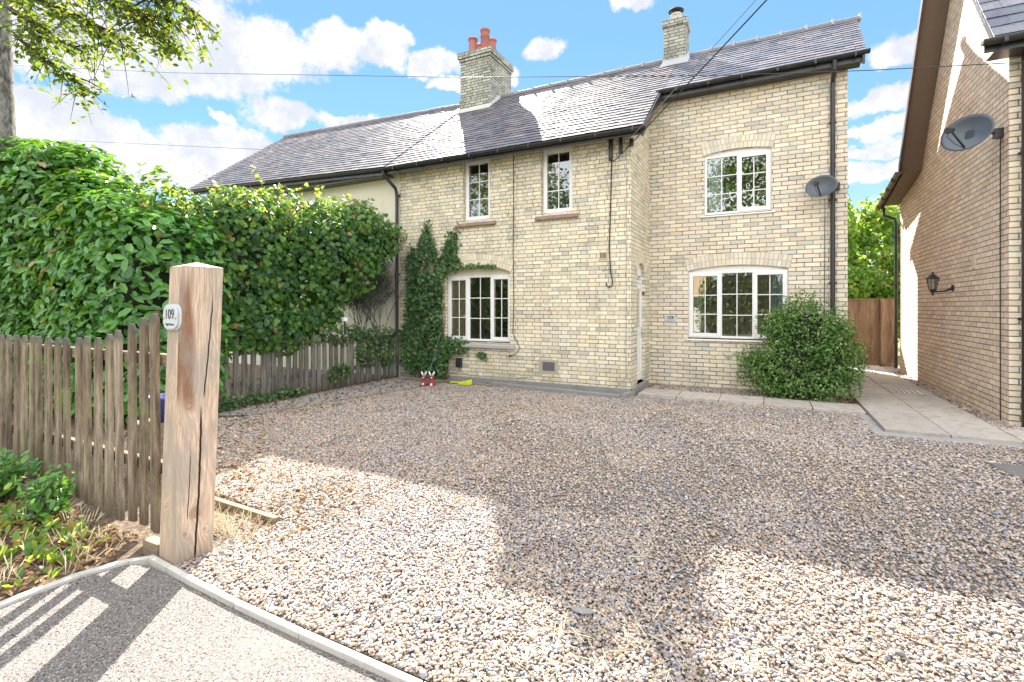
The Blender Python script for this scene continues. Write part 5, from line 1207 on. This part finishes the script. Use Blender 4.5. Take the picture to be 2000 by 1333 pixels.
# creeper trailing on the right part of the old fence
TB = [(-6.98, 6.9, .98, .14, .55, .22), (-6.97, 7.7, .92, .14, .5, .2), (-6.95, 7.3, .6, .10, .35, .3), (-6.9, 6.6, .30, .10, .28, .2), (-6.9, 5.5, .10, .12, .45, .12), (-6.88, 4.6, .10, .14, .45, .13), (-6.9, 7.9, .62, .1, .25, .3)]
tv = thing('trailing_ivy', 'small leaved ivy trailing over the right end of the old grey fence', 'ivy', (-7, 7, 0))
P, N, D = blob_points(TB, 2600, .12, 18, .2, 5, 2.0, clump=.5); k = P[:, 2] > .02; leaves('foliage', P[k], N[k] + np.array([.3, -.2, .2]), .045, 'leaf_ivy', tv, .9, 'heart', .6, .4, .1, 19)
twigs('twigs', P, N, .35, .004, 'twig', tv, 90, 7)
# ivy on the cottage wall
iv = thing('wall_ivy', 'dark green ivy climbing the cottage wall beside the wide window', 'ivy', (-6.3, 8.35, 0))
g = np.random.default_rng(21)
poly = [(-6.78, .25), (-6.92, .8), (-6.82, 1.1), (-6.75, 1.6), (-6.75, 2.5), (-6.66, 3.05), (-6.60, 2.65), (-6.5, 2.75), (-6.42, 3.2), (-6.27, 3.65), (-6.2, 3.2), (-6.05, 2.7), (-5.98, 2.55), (-5.86, 2.5), (-5.82, 2.95), (-5.66, 3.30), (-5.55, 3.32), (-5.58, 2.9), (-5.6, 2.6), (-5.5, 2.42), (-5.75, 2.25), (-5.9, 2.0), (-5.88, 1.3), (-5.92, .85), (-5.6, .82), (-5.25, .72), (-5.35, .62), (-5.7, .6), (-5.78, .2), (-5.84, .02), (-5.92, .6), (-6.1, .45), (-6.0, .1), (-6.3, .05), (-6.4, .4), (-6.6, .2)]
poly = [(a, b if b < 2.3 else 2.3 + (b - 2.3) * .68) for a, b in poly]
def inpoly(x, z, poly):
    r = np.zeros(len(x), bool); j = len(poly) - 1
    for i in range(len(poly)):
        xi, zi = poly[i]; xj, zj = poly[j]
        c = ((zi > z) != (zj > z)) & (x < (xj - xi) * (z - zi) / (zj - zi + 1e-12) + xi); r ^= c; j = i
    return r
X_ = g.uniform(-7, -5.1, 26000); Z_ = g.uniform(0, 3.7, 26000)
jx = X_ + g.normal(0, .045, 26000); jz = Z_ + g.normal(0, .07, 26000); k = inpoly(jx, jz, poly) & (fbm(np.c_[X_, X_ * 0, Z_], 9.0, 13) > -.45 - .3 * np.clip(2.4 - Z_, 0, 2)) & (g.random(26000) < .8); X_, Z_ = X_[k], Z_[k]
th = .05 + .16 * np.clip((fbm(np.c_[X_, X_ * 0, Z_], 4.5, 3) + .6), 0, 1.4) * np.clip((3.3 - Z_) / 2, .2, 1)
Y_ = 8.385 - g.random(len(X_)) ** .6 * th; P = np.c_[X_, Y_, Z_]
leaves('foliage', P, np.tile([0.1, -1, .35], (len(P), 1)), .062, 'leaf_ivy', iv, .95, 'heart', .45, .6, .1, 22)
a_ = np.linspace(-5.75, -4.68, 90); zz = np.array([arc_z(q, -5.88, -4.34, 2.17, 2.31) for q in a_]); P = np.c_[a_ + g.normal(0, .03, 90), 8.36 + g.normal(0, .02, 90), zz + g.normal(-.01, .03, 90)]
leaves('trailing_leaves', P, np.tile([0, -1, .4], (90, 1)), .065, 'leaf_ivy', iv, .95, 'heart', .4, .4, .1, 23, rnd=g.uniform(.4, .95, 90))
P = np.c_[g.uniform(-5.05, -4.82, 45), np.full(45, 8.34), g.uniform(.52, .66, 45)]; P[:, 2] -= (P[:, 0] + 5.05) * .45
leaves('loose_sprig', P, np.tile([0, -1, .4], (45, 1)), .05, 'leaf_ivy', iv, .95, 'heart', .4, .4, .1, 24)
mb = MB(); g2 = random.Random(9)
for i in range(26):
    x0 = g2.uniform(-6.6, -5.85); pts = [Vector((x0, 8.36, 0))]
    for q in range(7): pts.append(pts[-1] + Vector((g2.uniform(-.09, .09), g2.uniform(-.015, .012), .28)))
    mb.tube(pts, [.012 - .0013 * q for q in range(8)], 5)
mb.tube([(-5.78, 8.34, .0), (-5.76, 8.35, .35), (-5.8, 8.36, .8)], .014, 6)
build('stems', mb, 'twig', iv)
# grey twiggy wall shrub on the cream wall
gs = thing('wall_shrub', 'grey leaved twiggy shrub against the cream rendered wall', 'shrub', (-7.5, 8.2, 0))
mb = MB(); PT = []; g2 = random.Random(31)
def grow(p, d, l, r, dep):
    q = p + d * l; mb.tube([p, p.lerp(q, .5) + Vector((g2.uniform(-.02, .02), g2.uniform(-.02, .02), 0)), q], [r, r * .85, r * .7], 5, cap=False)
    if dep <= 2:
        for _ in range(5): PT.append(tuple(p.lerp(q, g2.random()) + Vector((g2.uniform(-.05, .05), g2.uniform(-.05, .05), g2.uniform(-.05, .05)))))
    if dep == 0: return
    for _ in range(3 if dep > 2 else 2):
        nd = (d + Vector((g2.uniform(-.7, .7), g2.uniform(-.35, .25), g2.uniform(-.35, .6)))).normalized(); grow(q, nd, l * g2.uniform(.65, .95), r * .65, dep - 1)
for bx_ in (-7.75, -7.5, -7.3, -8.0): grow(Vector((bx_, 8.15, .2)), Vector((g2.uniform(-.2, .2), 0, 1)).normalized(), .55, .015, 6)
build('branches', mb, 'twig_grey', gs); PT = np.array([q for q in PT if q[0] < -7.1 and q[1] < 8.4]); leaves('foliage', PT, np.tile([.2, -1, .3], (len(PT), 1)), .04, 'leaf_grey', gs, .5, 'oval', .8, .2, .1, 33)

# variegated bush at the extension wall
BB = [(.62, 9.42, 1.05, .52, .42, .62), (.35, 9.32, .55, .62, .42, .5), (.9, 9.35, .75, .42, .38, .55), (.05, 9.35, .42, .5, .38, .34), (.55, 9.25, .25, .72, .42, .27), (-.18, 9.45, .60, .26, .2, .14), (.45, 9.5, 1.2, .42, .32, .35), (.95, 9.4, 1.15, .28, .28, .35), (.2, 9.45, 1.1, .32, .3, .32), (1.15, 9.45, .55, .22, .25, .35)]
bs = thing('variegated_bush', 'rounded variegated evergreen bush in front of the extension wall', 'bush', (.5, 9.3, 0))
P, N, D = blob_points(BB, 14000, .22, 41, .27, 5.5, 2.2, clump=.65); k = (P[:, 2] > .02) & (P[:, 1] < 9.86); P, N = P[k], N[k]
leaves('foliage', P, N + np.array([0, 0, .5]), .048, 'leaf_bush', bs, .5, 'oval', .7, -.5, .12, 42)
g = np.random.default_rng(43); SP = []; SN = []
for _ in range(420):
    i = g.integers(len(P)); d = N[i] + np.array([0, 0, .7]) + g.normal(0, .3, 3); d /= np.linalg.norm(d)
    for q in range(7): SP.append(P[i] + d * (.03 + .022 * q) + g.normal(0, .012, 3)); SN.append(d * .6 + g.normal(0, .5, 3))
for q in range(40): SP.append(np.array([-.35 - .008 * q + g.normal(0, .01), 9.4 + g.normal(0, .02), .66 + .05 * math.sin(q * .15) + g.normal(0, .02)])); SN.append(np.array([0, -.5, .7]))
SP = np.array(SP); k = SP[:, 1] < 9.87; leaves('sprays', SP[k], np.array(SN)[k], .042, 'leaf_bush', bs, .5, 'oval', .4, -.6, .12, 44)
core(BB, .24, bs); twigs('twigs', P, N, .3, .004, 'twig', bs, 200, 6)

# trees
def limb(mb, p, d, l, r, dep, g, out, spread=.55, grav=0.0, ratio=.78, nseg=3, kids=3):
    pts = [p.copy()]; rs = [r]; dd = d.copy()
    for k in range(nseg):
        dd = (dd + Vector((g.uniform(-.16, .16), g.uniform(-.16, .16), g.uniform(-.12, .12) - grav))).normalized(); pts.append(pts[-1] + dd * l / nseg); rs.append(r * (1 - .35 * (k + 1) / nseg))
    mb.tube(pts, rs, 7 if r > .03 else 5, cap=False)
    if dep <= 1:
        for k in range(1, len(pts)): out.append((pts[k], dd.copy()))
    if dep == 0: return
    for _ in range(kids):
        k = g.randrange(1, len(pts)); nd = (dd + Vector((g.uniform(-1, 1), g.uniform(-1, 1), g.uniform(-.6, .8))) * spread).normalized(); limb(mb, pts[k] if _ else pts[-1], nd, l * ratio * g.uniform(.8, 1.1), rs[k] * .62, dep - 1, g, out, spread, grav, ratio, nseg, kids)
def tree(name, label, x, y, h_trunk, r, crown_blobs, nleaf, size, lm, bm, seed, cat='tree', group=None, shape='oval', depth=.9, asp=.6, clump=.35, dens=4):
    t_ = thing(name, label, cat, (x, y, 0), group); g_ = random.Random(seed); mb = MB(); out = []
    top = Vector((x, y, h_trunk)); mb.tube([(x, y, -.1), (x + .05, y, h_trunk * .5), tuple(top)], [r * 1.25, r, r * .8], 12)
    for b2 in crown_blobs:
        c = Vector(b2[:3]); mb.tube([top - Vector((0, 0, g_.uniform(0, h_trunk * .3))), top.lerp(c, .5) + Vector((g_.uniform(-.3, .3), g_.uniform(-.3, .3), .2)), c], [r * .5, r * .3, r * .12], 6, cap=False)
        for _ in range(dens): limb(mb, top.lerp(c, g_.uniform(.5, 1)), Vector((g_.uniform(-1, 1), g_.uniform(-1, 1), g_.uniform(-.3, 1))).normalized(), min(b2[3:6]) * .6, r * .12, 1, g_, out)
    build('trunk', mb, bm, t_)
    P, N, D = blob_points(crown_blobs, nleaf, depth, seed, .22, 1.6, 2.1, clump=clump)
    leaves('crown', P, N + np.array([0, 0, .3]), size, lm, t_, asp, shape, .7, .4, .12, seed + 1); return t_
# behind the passage
tree('maple_tree', 'bright green maple behind the closeboard fence, partly yellow', 3.2, 19.5, 1.2, .16, [(3.3, 19.5, 3.0, 1.5, 1.3, 1.6), (2.3, 19.2, 2.6, 1.2, 1.1, 1.5), (4.3, 19.6, 2.8, 1.3, 1.2, 1.6), (3.6, 19.3, 4.2, 1.2, 1.1, 1.0), (2.6, 19.4, 1.4, 1.6, .9, 1.0), (4.2, 19.3, 1.4, 1.6, .9, 1.0)], 15000, .13, 'leaf_maple', 'bark_dark', 51, depth=.7, asp=.85, shape='heart')
tree('maple_tree', 'yellow pink tinged young maple beside the extension corner behind the fence', 2.0, 18.2, 1.5, .08, [(2.05, 18.2, 3.4, .45, .5, 1.4), (2.2, 18.1, 2.3, .6, .5, .8)], 2600, .12, 'leaf_maple', 'bark_dark', 61, depth=.4, asp=.85, shape='heart')
cf = thing('conifer_tree', 'dark blue green conifer behind the maple next to the extension', 'tree', (2.2, 23, 0))
mb = MB(); mb.tube([(2.7, 24, 0), (2.7, 24, 6.6)], [.14, .02], 8); build('trunk', mb, 'bark_dark', cf)
g = np.random.default_rng(71); q = g.random(4200); zz = 1 + 6.3 * q; an = g.uniform(0, 6.28, 4200); rr2 = (1 - q) * 1.25 * (.5 + .5 * (np.sin(zz * 9 + an * 2) * .5 + .5)) * g.random(4200) ** .4 + .05
P = np.c_[2.7 + rr2 * np.cos(an), 24 + rr2 * np.sin(an), zz - rr2 * .25]; leaves('crown', P, np.c_[np.cos(an), np.sin(an), an * 0 + .4], .16, 'leaf_conifer', cf, .25, 'oval', .5, .3, .1, 72)
# upper left tree: pale trunk and hanging sprays of small leaves
at = thing('alder_tree', 'tree with rough pale bark at the left edge, leafy boughs hanging into the sky', 'tree', (-10.4, 3.1, 0))
mb = MB(); pts = [(-10.42, 3.12, -.1), (-10.40, 3.12, 2), (-10.42, 3.13, 4), (-10.47, 3.12, 6), (-10.5, 3.1, 9)]; mb.tube(pts, [.26, .23, .21, .18, .13], 18); 
tk = build('trunk', mb, 'bark_pale', at, smooth=True)
def W(u, v, dist): # point at a given distance along the photo's sight line, used once to lay the boughs out
    d = Vector(pdir(u, v)); return Vector((0, 0, 1.5)) + d * dist
def bough(mb, ctrl, r0, g, tips, tw=16, tl=.45):
    pts = [Vector(c) for c in ctrl]; fine_ = []
    for a, b2 in zip(pts[:-1], pts[1:]):
        for k in range(5): fine_.append(a.lerp(b2, k / 5) + Vector((g.uniform(-.02, .02), g.uniform(-.02, .02), g.uniform(-.02, .02))))
    fine_.append(pts[-1]); n = len(fine_); mb.tube(fine_, [r0 * (1 - .8 * k / n) for k in range(n)], 6, cap=False)
    for i in range(2, n):
        for _ in range(max(1, tw // 8)):
            d = (fine_[i] - fine_[i - 1]).normalized(); nd = (d * .7 + Vector((g.uniform(-1, 1), g.uniform(-1, 1), g.uniform(-.9, .45)))).normalized(); l = tl * g.uniform(.4, 1.1)
            q = fine_[i]; tp = [q, q + nd * l * .5, q + nd * l + Vector((0, 0, -.12 * l))]; mb.tube(tp, [r0 * .25, r0 * .15, .002], 4, cap=False)
            for k in range(9): f_ = g.random(); c = tp[0].lerp(tp[2], f_) + Vector((g.gauss(0, .045), g.gauss(0, .045), g.gauss(-.02, .04))); tips.append(tuple(c))
g_ = random.Random(77); mb = MB(); tips = []
D0 = 9.2
for ctrl, r0, tw, tl in (
    ([W(15, -60, 10.4), W(120, -40, 9.8), W(240, 10, 9.2), W(330, 40, 8.8)], .04, 34, .75),
    ([W(15, -20, 10.4), W(90, 5, 10), W(170, 40, 9.5), W(235, 75, 9.2)], .035, 32, .7),
    ([W(20, 60, 10.5), W(60, 95, 10.2), W(110, 130, 10), W(160, 170, 9.8)], .03, 26, .5),
    ([W(20, 20, 10.5), W(60, 40, 10.2), W(130, 85, 9.9), W(170, 95, 9.7)], .03, 22, .5),
    ([W(15, -90, 10.3), W(150, -80, 9.6), W(290, -25, 9), W(368, 18, 8.6)], .04, 40, .6),
    ([W(160, -30, 9.5), W(250, 30, 9.2), W(300, 62, 9), W(330, 80, 8.8)], .02, 26, .5),
    ([W(15, -30, 10.8), W(40, 0, 10.6), W(60, 40, 10.5), W(85, 70, 10.3)], .025, 26, .6),
    ([W(15, -120, 10.3), W(110, -110, 9.6), W(220, -60, 9), W(300, -10, 8.7)], .04, 34, .8)):
    bough(mb, ctrl, r0, g_, tips, tw, tl)
build('boughs', mb, 'bark_dark', tk)
tips = np.array(tips); leaves('crown', tips, np.tile([0, 0, 1.0], (len(tips), 1)), .075, 'leaf_alder', at, .75, 'oval', .8, .5, .1, 78)
CR = [(-11.5, 3.0, 9.2, 2.2, 2.2, 1.8), (-9.3, 3.2, 9.6, 2.0, 1.8, 1.5)]
P, N, D = blob_points(CR, 6000, .9, 79, .2, 1.6, 2.1, clump=.3); leaves('upper_crown', P, N + np.array([0, 0, .3]), .09, 'leaf_alder', at, .7, 'oval', .7, .4, .1, 80)

# across the road behind the camera: what the windows mirror
for i, (x_, y_, s_, lab) in enumerate(((-1.5, -13, 1.0, 'tall tree across the road mirrored in the extension windows'), (-14.5, -13, 1.15, 'tall tree across the road mirrored in the left upstairs window'), (5.0, -15, 1.05, 'tall tree across the road beyond the end of the hedge'))):
    tree('street_tree', lab, x_, y_, 4 * s_, .25, [(x_, y_, 7.5 * s_, 3.0 * s_, 2.6, 2.6 * s_), (x_ - 1.6, y_, 6 * s_, 2.2, 2, 2), (x_ + 1.8, y_ + .3, 6.3 * s_, 2.1, 2, 2.1), (x_ + .3, y_, 9.6 * s_, 2.0, 1.8, 1.7)], 5200, .24, 'leaf_far', 'bark_dark', 90 + i * 3, group='trees across the road', depth=1.2, asp=.7, clump=.25, dens=2)
HB = [(-1.2, -9.8, 1.4, 2.2, .9, 2.2, 3.5), (2.6, -9.8, 1.3, 2.4, .9, 2.1, 3.5), (6.5, -9.8, 1.3, 2.4, .9, 2.0, 3.5)]
hh_ = thing('roadside_hedge', 'tall dark green hedge across the road mirrored in the extension window', 'hedge', (2, -9.8, 0))
P, N, D = blob_points(HB, 7000, .4, 101, .12, 2, 3.5); leaves('foliage', P, N, .16, 'leaf_far', hh_, .6, 'oval', .7, .3, .1, 102); core(HB, .35, hh_, p=3.5)
tc = thing('thatched_cottage', 'low cottage with a sunlit straw coloured roof across the road', 'house', (-7, -15, 0))
mb = MB(); mb.box(-11, -3.6, -16, -12, 0, 2.1); build('wall', mb, 'render_cream', tc)
mb = MB(); mb.prism([(-11.4, 2.05), (-16.4, 2.05), (-13.9, 5.0)], -11.3, -3.3, 'x'); build('roof', mb, 'thatch', tc)

# ------------------------------------------------------------------ verge weeds, litter, straw
def ground_pts(n, poly, seed):
    g = np.random.default_rng(seed); a = np.array(poly); lo, hi = a.min(0), a.max(0); out = np.zeros((0, 2))
    while len(out) < n:
        q = g.uniform(lo, hi, (n * 2, 2)); out = np.vstack([out, q[inpoly(q[:, 0], q[:, 1], poly)]])
    return out[:n]
def tuft(name, label, pts, nper, size, mat, seed, spread=.06, asp=.35, shape='blade', zs=0.0, kind='stuff', upv=1.2, hgt=.0):
    g = np.random.default_rng(seed); P = []; U = []
    for (x, y) in pts:
        for _ in range(nper): a = g.uniform(0, 6.28); P.append((x + math.cos(a) * spread * g.random(), y + math.sin(a) * spread * g.random(), zs + g.random() * hgt)); U.append((math.cos(a) * .8, math.sin(a) * .8, upv * g.uniform(.5, 1.3)))
    P = np.array(P); U = np.array(U); N = -U * np.array([1, 1, 0]) + np.array([0, 0, .6])
    o = leaves(name, P, N, size, mat, None, asp, shape, .15, 0, .1, seed, up=U * 4); o['kind'] = kind
    if label: o['label'] = label
    return o
tuft('weeds', 'bright green dock and plantain leaves growing on the sunlit verge', ground_pts(190, [(-5.6, .3), (-3.55, .6), (-3.5, 1.35), (-3.6, 1.6), (-5.0, 1.6)], 5), 6, .085, 'leaf_weed', 6, .05, .45)
tuft('grass', 'thin dry grass blades among the litter by the fence and post', np.vstack([ground_pts(120, [(-5.5, .6), (-3.5, .9), (-3.3, 1.8), (-5.0, 1.75)], 15), ground_pts(60, [(-3.6, 1.9), (-2.9, 2.0), (-3.0, 2.25), (-3.9, 2.25)], 16)]), 5, .10, 'straw', 17, .04, .06)
def weedplant(name, lab, x, y, n, h, sp, size, seed):
    r_ = thing(name, lab, 'weed', (x, y, 0), 'leafy weeds against the fence'); g = random.Random(seed); mb = MB(); P = []
    for _ in range(n):
        a = g.uniform(0, 6.28); e = Vector((x + math.cos(a) * sp * g.random(), y + math.sin(a) * sp * .6 * g.random(), h * g.uniform(.5, 1))); b0 = Vector((x, y, 0)) + Vector((g.uniform(-.1, .1), g.uniform(-.06, .06), 0)); mb.tube([b0, b0.lerp(e, .5) + Vector((0, 0, .05)), e], [.004, .003, .002], 4, cap=False)
        for _k in range(12): P.append(tuple(b0.lerp(e, g.uniform(.25, 1.05)) + Vector((g.gauss(0, .035), g.gauss(0, .03), g.gauss(0, .03)))))
    build('stems', mb, 'twig', r_); leaves('foliage', np.array(P), np.tile([.2, -.4, 1], (len(P), 1)), size, 'leaf_laurel', r_, .55, 'oval', .5, .2, .1, seed)
weedplant('leafy_weed', 'leafy green weed clump at the foot of the brown pickets by the frame edge', -5.25, 1.55, 40, .42, .45, .065, 1)
weedplant('leafy_weed', 'smaller green weed clump at the brown pickets nearer the gate post', -4.55, 1.62, 26, .34, .3, .06, 2)
weedplant('leafy_weed', 'green weed clump at the left end of the old grey fence', -6.75, 3.9, 40, .5, .4, .06, 3)
def litter(name, lab, pts, size, mat, seed, asp=.5, z=.012, shape='oval', tilt=.45):
    g = np.random.default_rng(seed); P = np.c_[pts, np.full(len(pts), z) + g.random(len(pts)) * .012]; N = np.tile([0, 0, 1.0], (len(P), 1)); o = leaves(name, P, N, size, mat, None, asp, shape, tilt, 0, .18, seed); o['kind'] = 'stuff'
    if lab: o['label'] = lab
    return o
litter('leaf_litter', 'brown dead leaves lying on the verge and the trodden strip', np.vstack([ground_pts(2600, [(-6.5, .2), (-3.42, .5), (-3.42, 1.5), (-3.6, 1.75), (-6.5, 1.75)], 31), ground_pts(1500, [(-6.95, 3.0), (-3.4, 2.3), (-5.6, 4.2), (-5.8, 7.2), (-5.9, 8.2), (-6.95, 8.3)], 32), ground_pts(260, [(-3.6, 1.95), (-2.6, 2.0), (-2.8, 3.0), (-4.4, 3.0)], 33), ground_pts(260, [(-6.6, 8.1), (-3.2, 8.15), (-3.2, 8.35), (-6.6, 8.35)], 34), ground_pts(220, [(1.0, 8.95), (1.25, 8.95), (1.25, 12), (1.2, 12)], 35), ground_pts(200, [(2.45, 8.2), (2.7, 8.3), (2.7, 14.0), (2.5, 14.0)], 36)]), .05, 'leaf_dry', 37)
litter('scattered_leaves', 'dry leaf scraps scattered over the gravel, thickest towards the old fence', np.vstack([ground_pts(160, [(-3.4, 1.7), (2.4, 1.7), (2.0, 7.0), (-5.0, 7.6)], 38), ground_pts(1500, [(-3.0, 2.2), (-1.8, 3.2), (-3.6, 7.6), (-5.7, 7.7), (-6.3, 4.4)], 48)]), .030, 'leaf_dry', 39, z=.020)
g = np.random.default_rng(50); cl = np.vstack([ground_pts(50, [(-3.3, 1.65), (1.6, 1.65), (1.4, 3.6), (-3.8, 3.4)], 51), ground_pts(28, [(-1.0, 1.65), (.3, 1.65), (.4, 2.3), (-.9, 2.3)], 57)]); pts = (cl[:, None, :] + g.normal(0, .11, (78, 8, 2))).reshape(-1, 2); pts = pts[(pts[:, 1] > 1.6)]
litter('straw_litter', 'pale dry grass stalks strewn over the gravel near the kerb', pts, .115, 'straw', 52, .034, .030, 'oval', .10)

for (x_, y_, s_, lab) in ((-.80, 2.30, .045, 'large slate blue pebble lying in the shaded gravel near the bottom'), (.22, 1.95, .040, 'large pinkish brown pebble near the right edge of the chimney shadow')):
    mb = MB(); mb.lathe([(0, 0), (s_ * .7, s_ * .05), (s_, s_ * .25), (s_ * .8, s_ * .42), (s_ * .3, s_ * .5), (0, s_ * .5)], (0, 0, 0), 14); mb.v = [(x_ + a * 1.2 + b2 * .3, y_ + b2 * .6, .012 + c * .9) for a, b2, c in mb.v]
    tag(build('large_pebble', mb, 'concrete_dark' if x_ < 0 else 'sill_stone', smooth=True), lab, 'pebble')
# ------------------------------------------------------------------ gravel: real pebbles where they can be told apart
def pebbles(name, n_per_m2, r0, r1, poly, seed, lowpoly, dens=None):
    g = np.random.default_rng(seed); a = np.array(poly); lo, hi = a.min(0), a.max(0); n = int(n_per_m2 * (hi - lo).prod()); q = g.uniform(lo, hi, (n, 2)); q = q[inpoly(q[:, 0], q[:, 1], poly)]
    s_, c_ = math.sin(R(27.2)), math.cos(R(27.2)); Zc = -s_ * q[:, 0] + c_ * q[:, 1]; Xc = c_ * q[:, 0] + s_ * q[:, 1]
    q = q[(Zc > .3) & (np.abs(Xc) < Zc * 1.16 + .4)]; q = q[(fbm(np.c_[q, q[:, 0] * 0], 1.7, 77) > -.42) | (g.random(len(q)) < .55)]; n = len(q)
    if lowpoly: bv = np.array([(1, 0, 0), (0, 1, 0), (-1, 0, 0), (0, -1, 0), (0, 0, 1), (.0, 0, -1)], float); bf = np.array([(0, 1, 4), (1, 2, 4), (2, 3, 4), (3, 0, 4)])
    else:
        t_ = (1 + 5 ** .5) / 2; bv = np.array([(-1, t_, 0), (1, t_, 0), (-1, -t_, 0), (1, -t_, 0), (0, -1, t_), (0, 1, t_), (0, -1, -t_), (0, 1, -t_), (t_, 0, -1), (t_, 0, 1), (-t_, 0, -1), (-t_, 0, 1)], float) / math.sqrt(1 + t_ * t_)
        bf = np.array([(0, 11, 5), (0, 5, 1), (0, 1, 7), (0, 7, 10), (0, 10, 11), (1, 5, 9), (5, 11, 4), (11, 10, 2), (10, 7, 6), (7, 1, 8), (3, 9, 4), (3, 4, 2), (3, 2, 6), (3, 6, 8), (3, 8, 9), (4, 9, 5), (2, 4, 11), (6, 2, 10), (8, 6, 7), (9, 8, 1)])
    r = (r0 + (r1 - r0) * g.random(n) ** 1.8) * (1 + .55 * (g.random(n) > .97)); ax = np.c_[g.uniform(.9, 1.45, n), g.uniform(.7, 1.05, n), g.uniform(.42, .72, n)] * r[:, None]
    V = bv[None] * (1 + g.uniform(-.14, .14, (n, len(bv), 1))) * ax[:, None, :]
    th = g.uniform(0, 6.28, n); tl = g.normal(0, .28, n); ct, st_ = np.cos(tl), np.sin(tl); x, z = V[..., 0] * ct[:, None] - V[..., 2] * st_[:, None], V[..., 0] * st_[:, None] + V[..., 2] * ct[:, None]; V[..., 0], V[..., 2] = x, z
    c, s2 = np.cos(th)[:, None], np.sin(th)[:, None]; x, y = V[..., 0] * c - V[..., 1] * s2, V[..., 0] * s2 + V[..., 1] * c
    und = .012 * fbm(np.c_[q, q[:, 0] * 0], 2.2, 6); z0 = .004 + ax[:, 2] * .5 + g.random(n) * .010 + np.maximum(und, -.002)
    V[..., 0] = x + q[:, 0:1]; V[..., 1] = y + q[:, 1:2]; V[..., 2] += z0[:, None]
    F = bf[None] + (np.arange(n) * len(bv))[:, None, None]; A = np.repeat(g.random(n), len(bv))
    o = np_mesh(name, V.reshape(-1, 3), F.reshape(-1, 3), 'pebble', None, A, smooth=True); o['kind'] = 'stuff'; return o
o = pebbles('gravel', 9500, .0045, .0118, [(-3.0, 1.62), (2.9, 1.60), (3.4, 3.4), (-3.1, 3.4), (-4.4, 3.0), (-4.0, 2.45), (-2.98, 2.35)], 201, False); o['label'] = 'loose multicoloured pebbles of the drive nearest the kerb'
o = pebbles('gravel', 6800, .0052, .0125, [(-3.1, 3.4), (3.4, 3.4), (3.9, 5.2), (-6.15, 5.2), (-6.3, 4.3), (-6.85, 3.9), (-6.85, 3.0), (-4.9, 2.4), (-4.4, 3.0)], 202, False); o['label'] = 'pebbles across the middle of the drive'
o = pebbles('gravel', 3600, .0085, .0145, [(-6.15, 5.2), (3.9, 5.2), (3.9, 7.1), (1.14, 7.1), (1.14, 8.34), (-1.95, 8.34), (-2.05, 7.95), (-5.6, 8.02), (-5.72, 7.2)], 203, True); o['label'] = 'pebbles of the drive in front of the cottage'
o = pebbles('gravel', 1500, .011, .02, [(-1.9, 9.02), (.98, 8.96), (1.22, 8.95), (1.22, 15), (1.2, 9.88), (-1.95, 9.88)], 204, True); o['label'] = 'pebbles between the slabs and the extension wall'
o = pebbles('gravel', 2200, .013, .024, [(2.48, 7.97), (2.7, 8.0), (3.7, 7.97), (3.7, 8.36), (2.69, 8.36), (2.69, 15.1), (1.3, 15.1), (1.3, 15.02), (2.48, 14.9)], 205, True); o['label'] = 'pebbles in the narrow strip beside the gabled house'
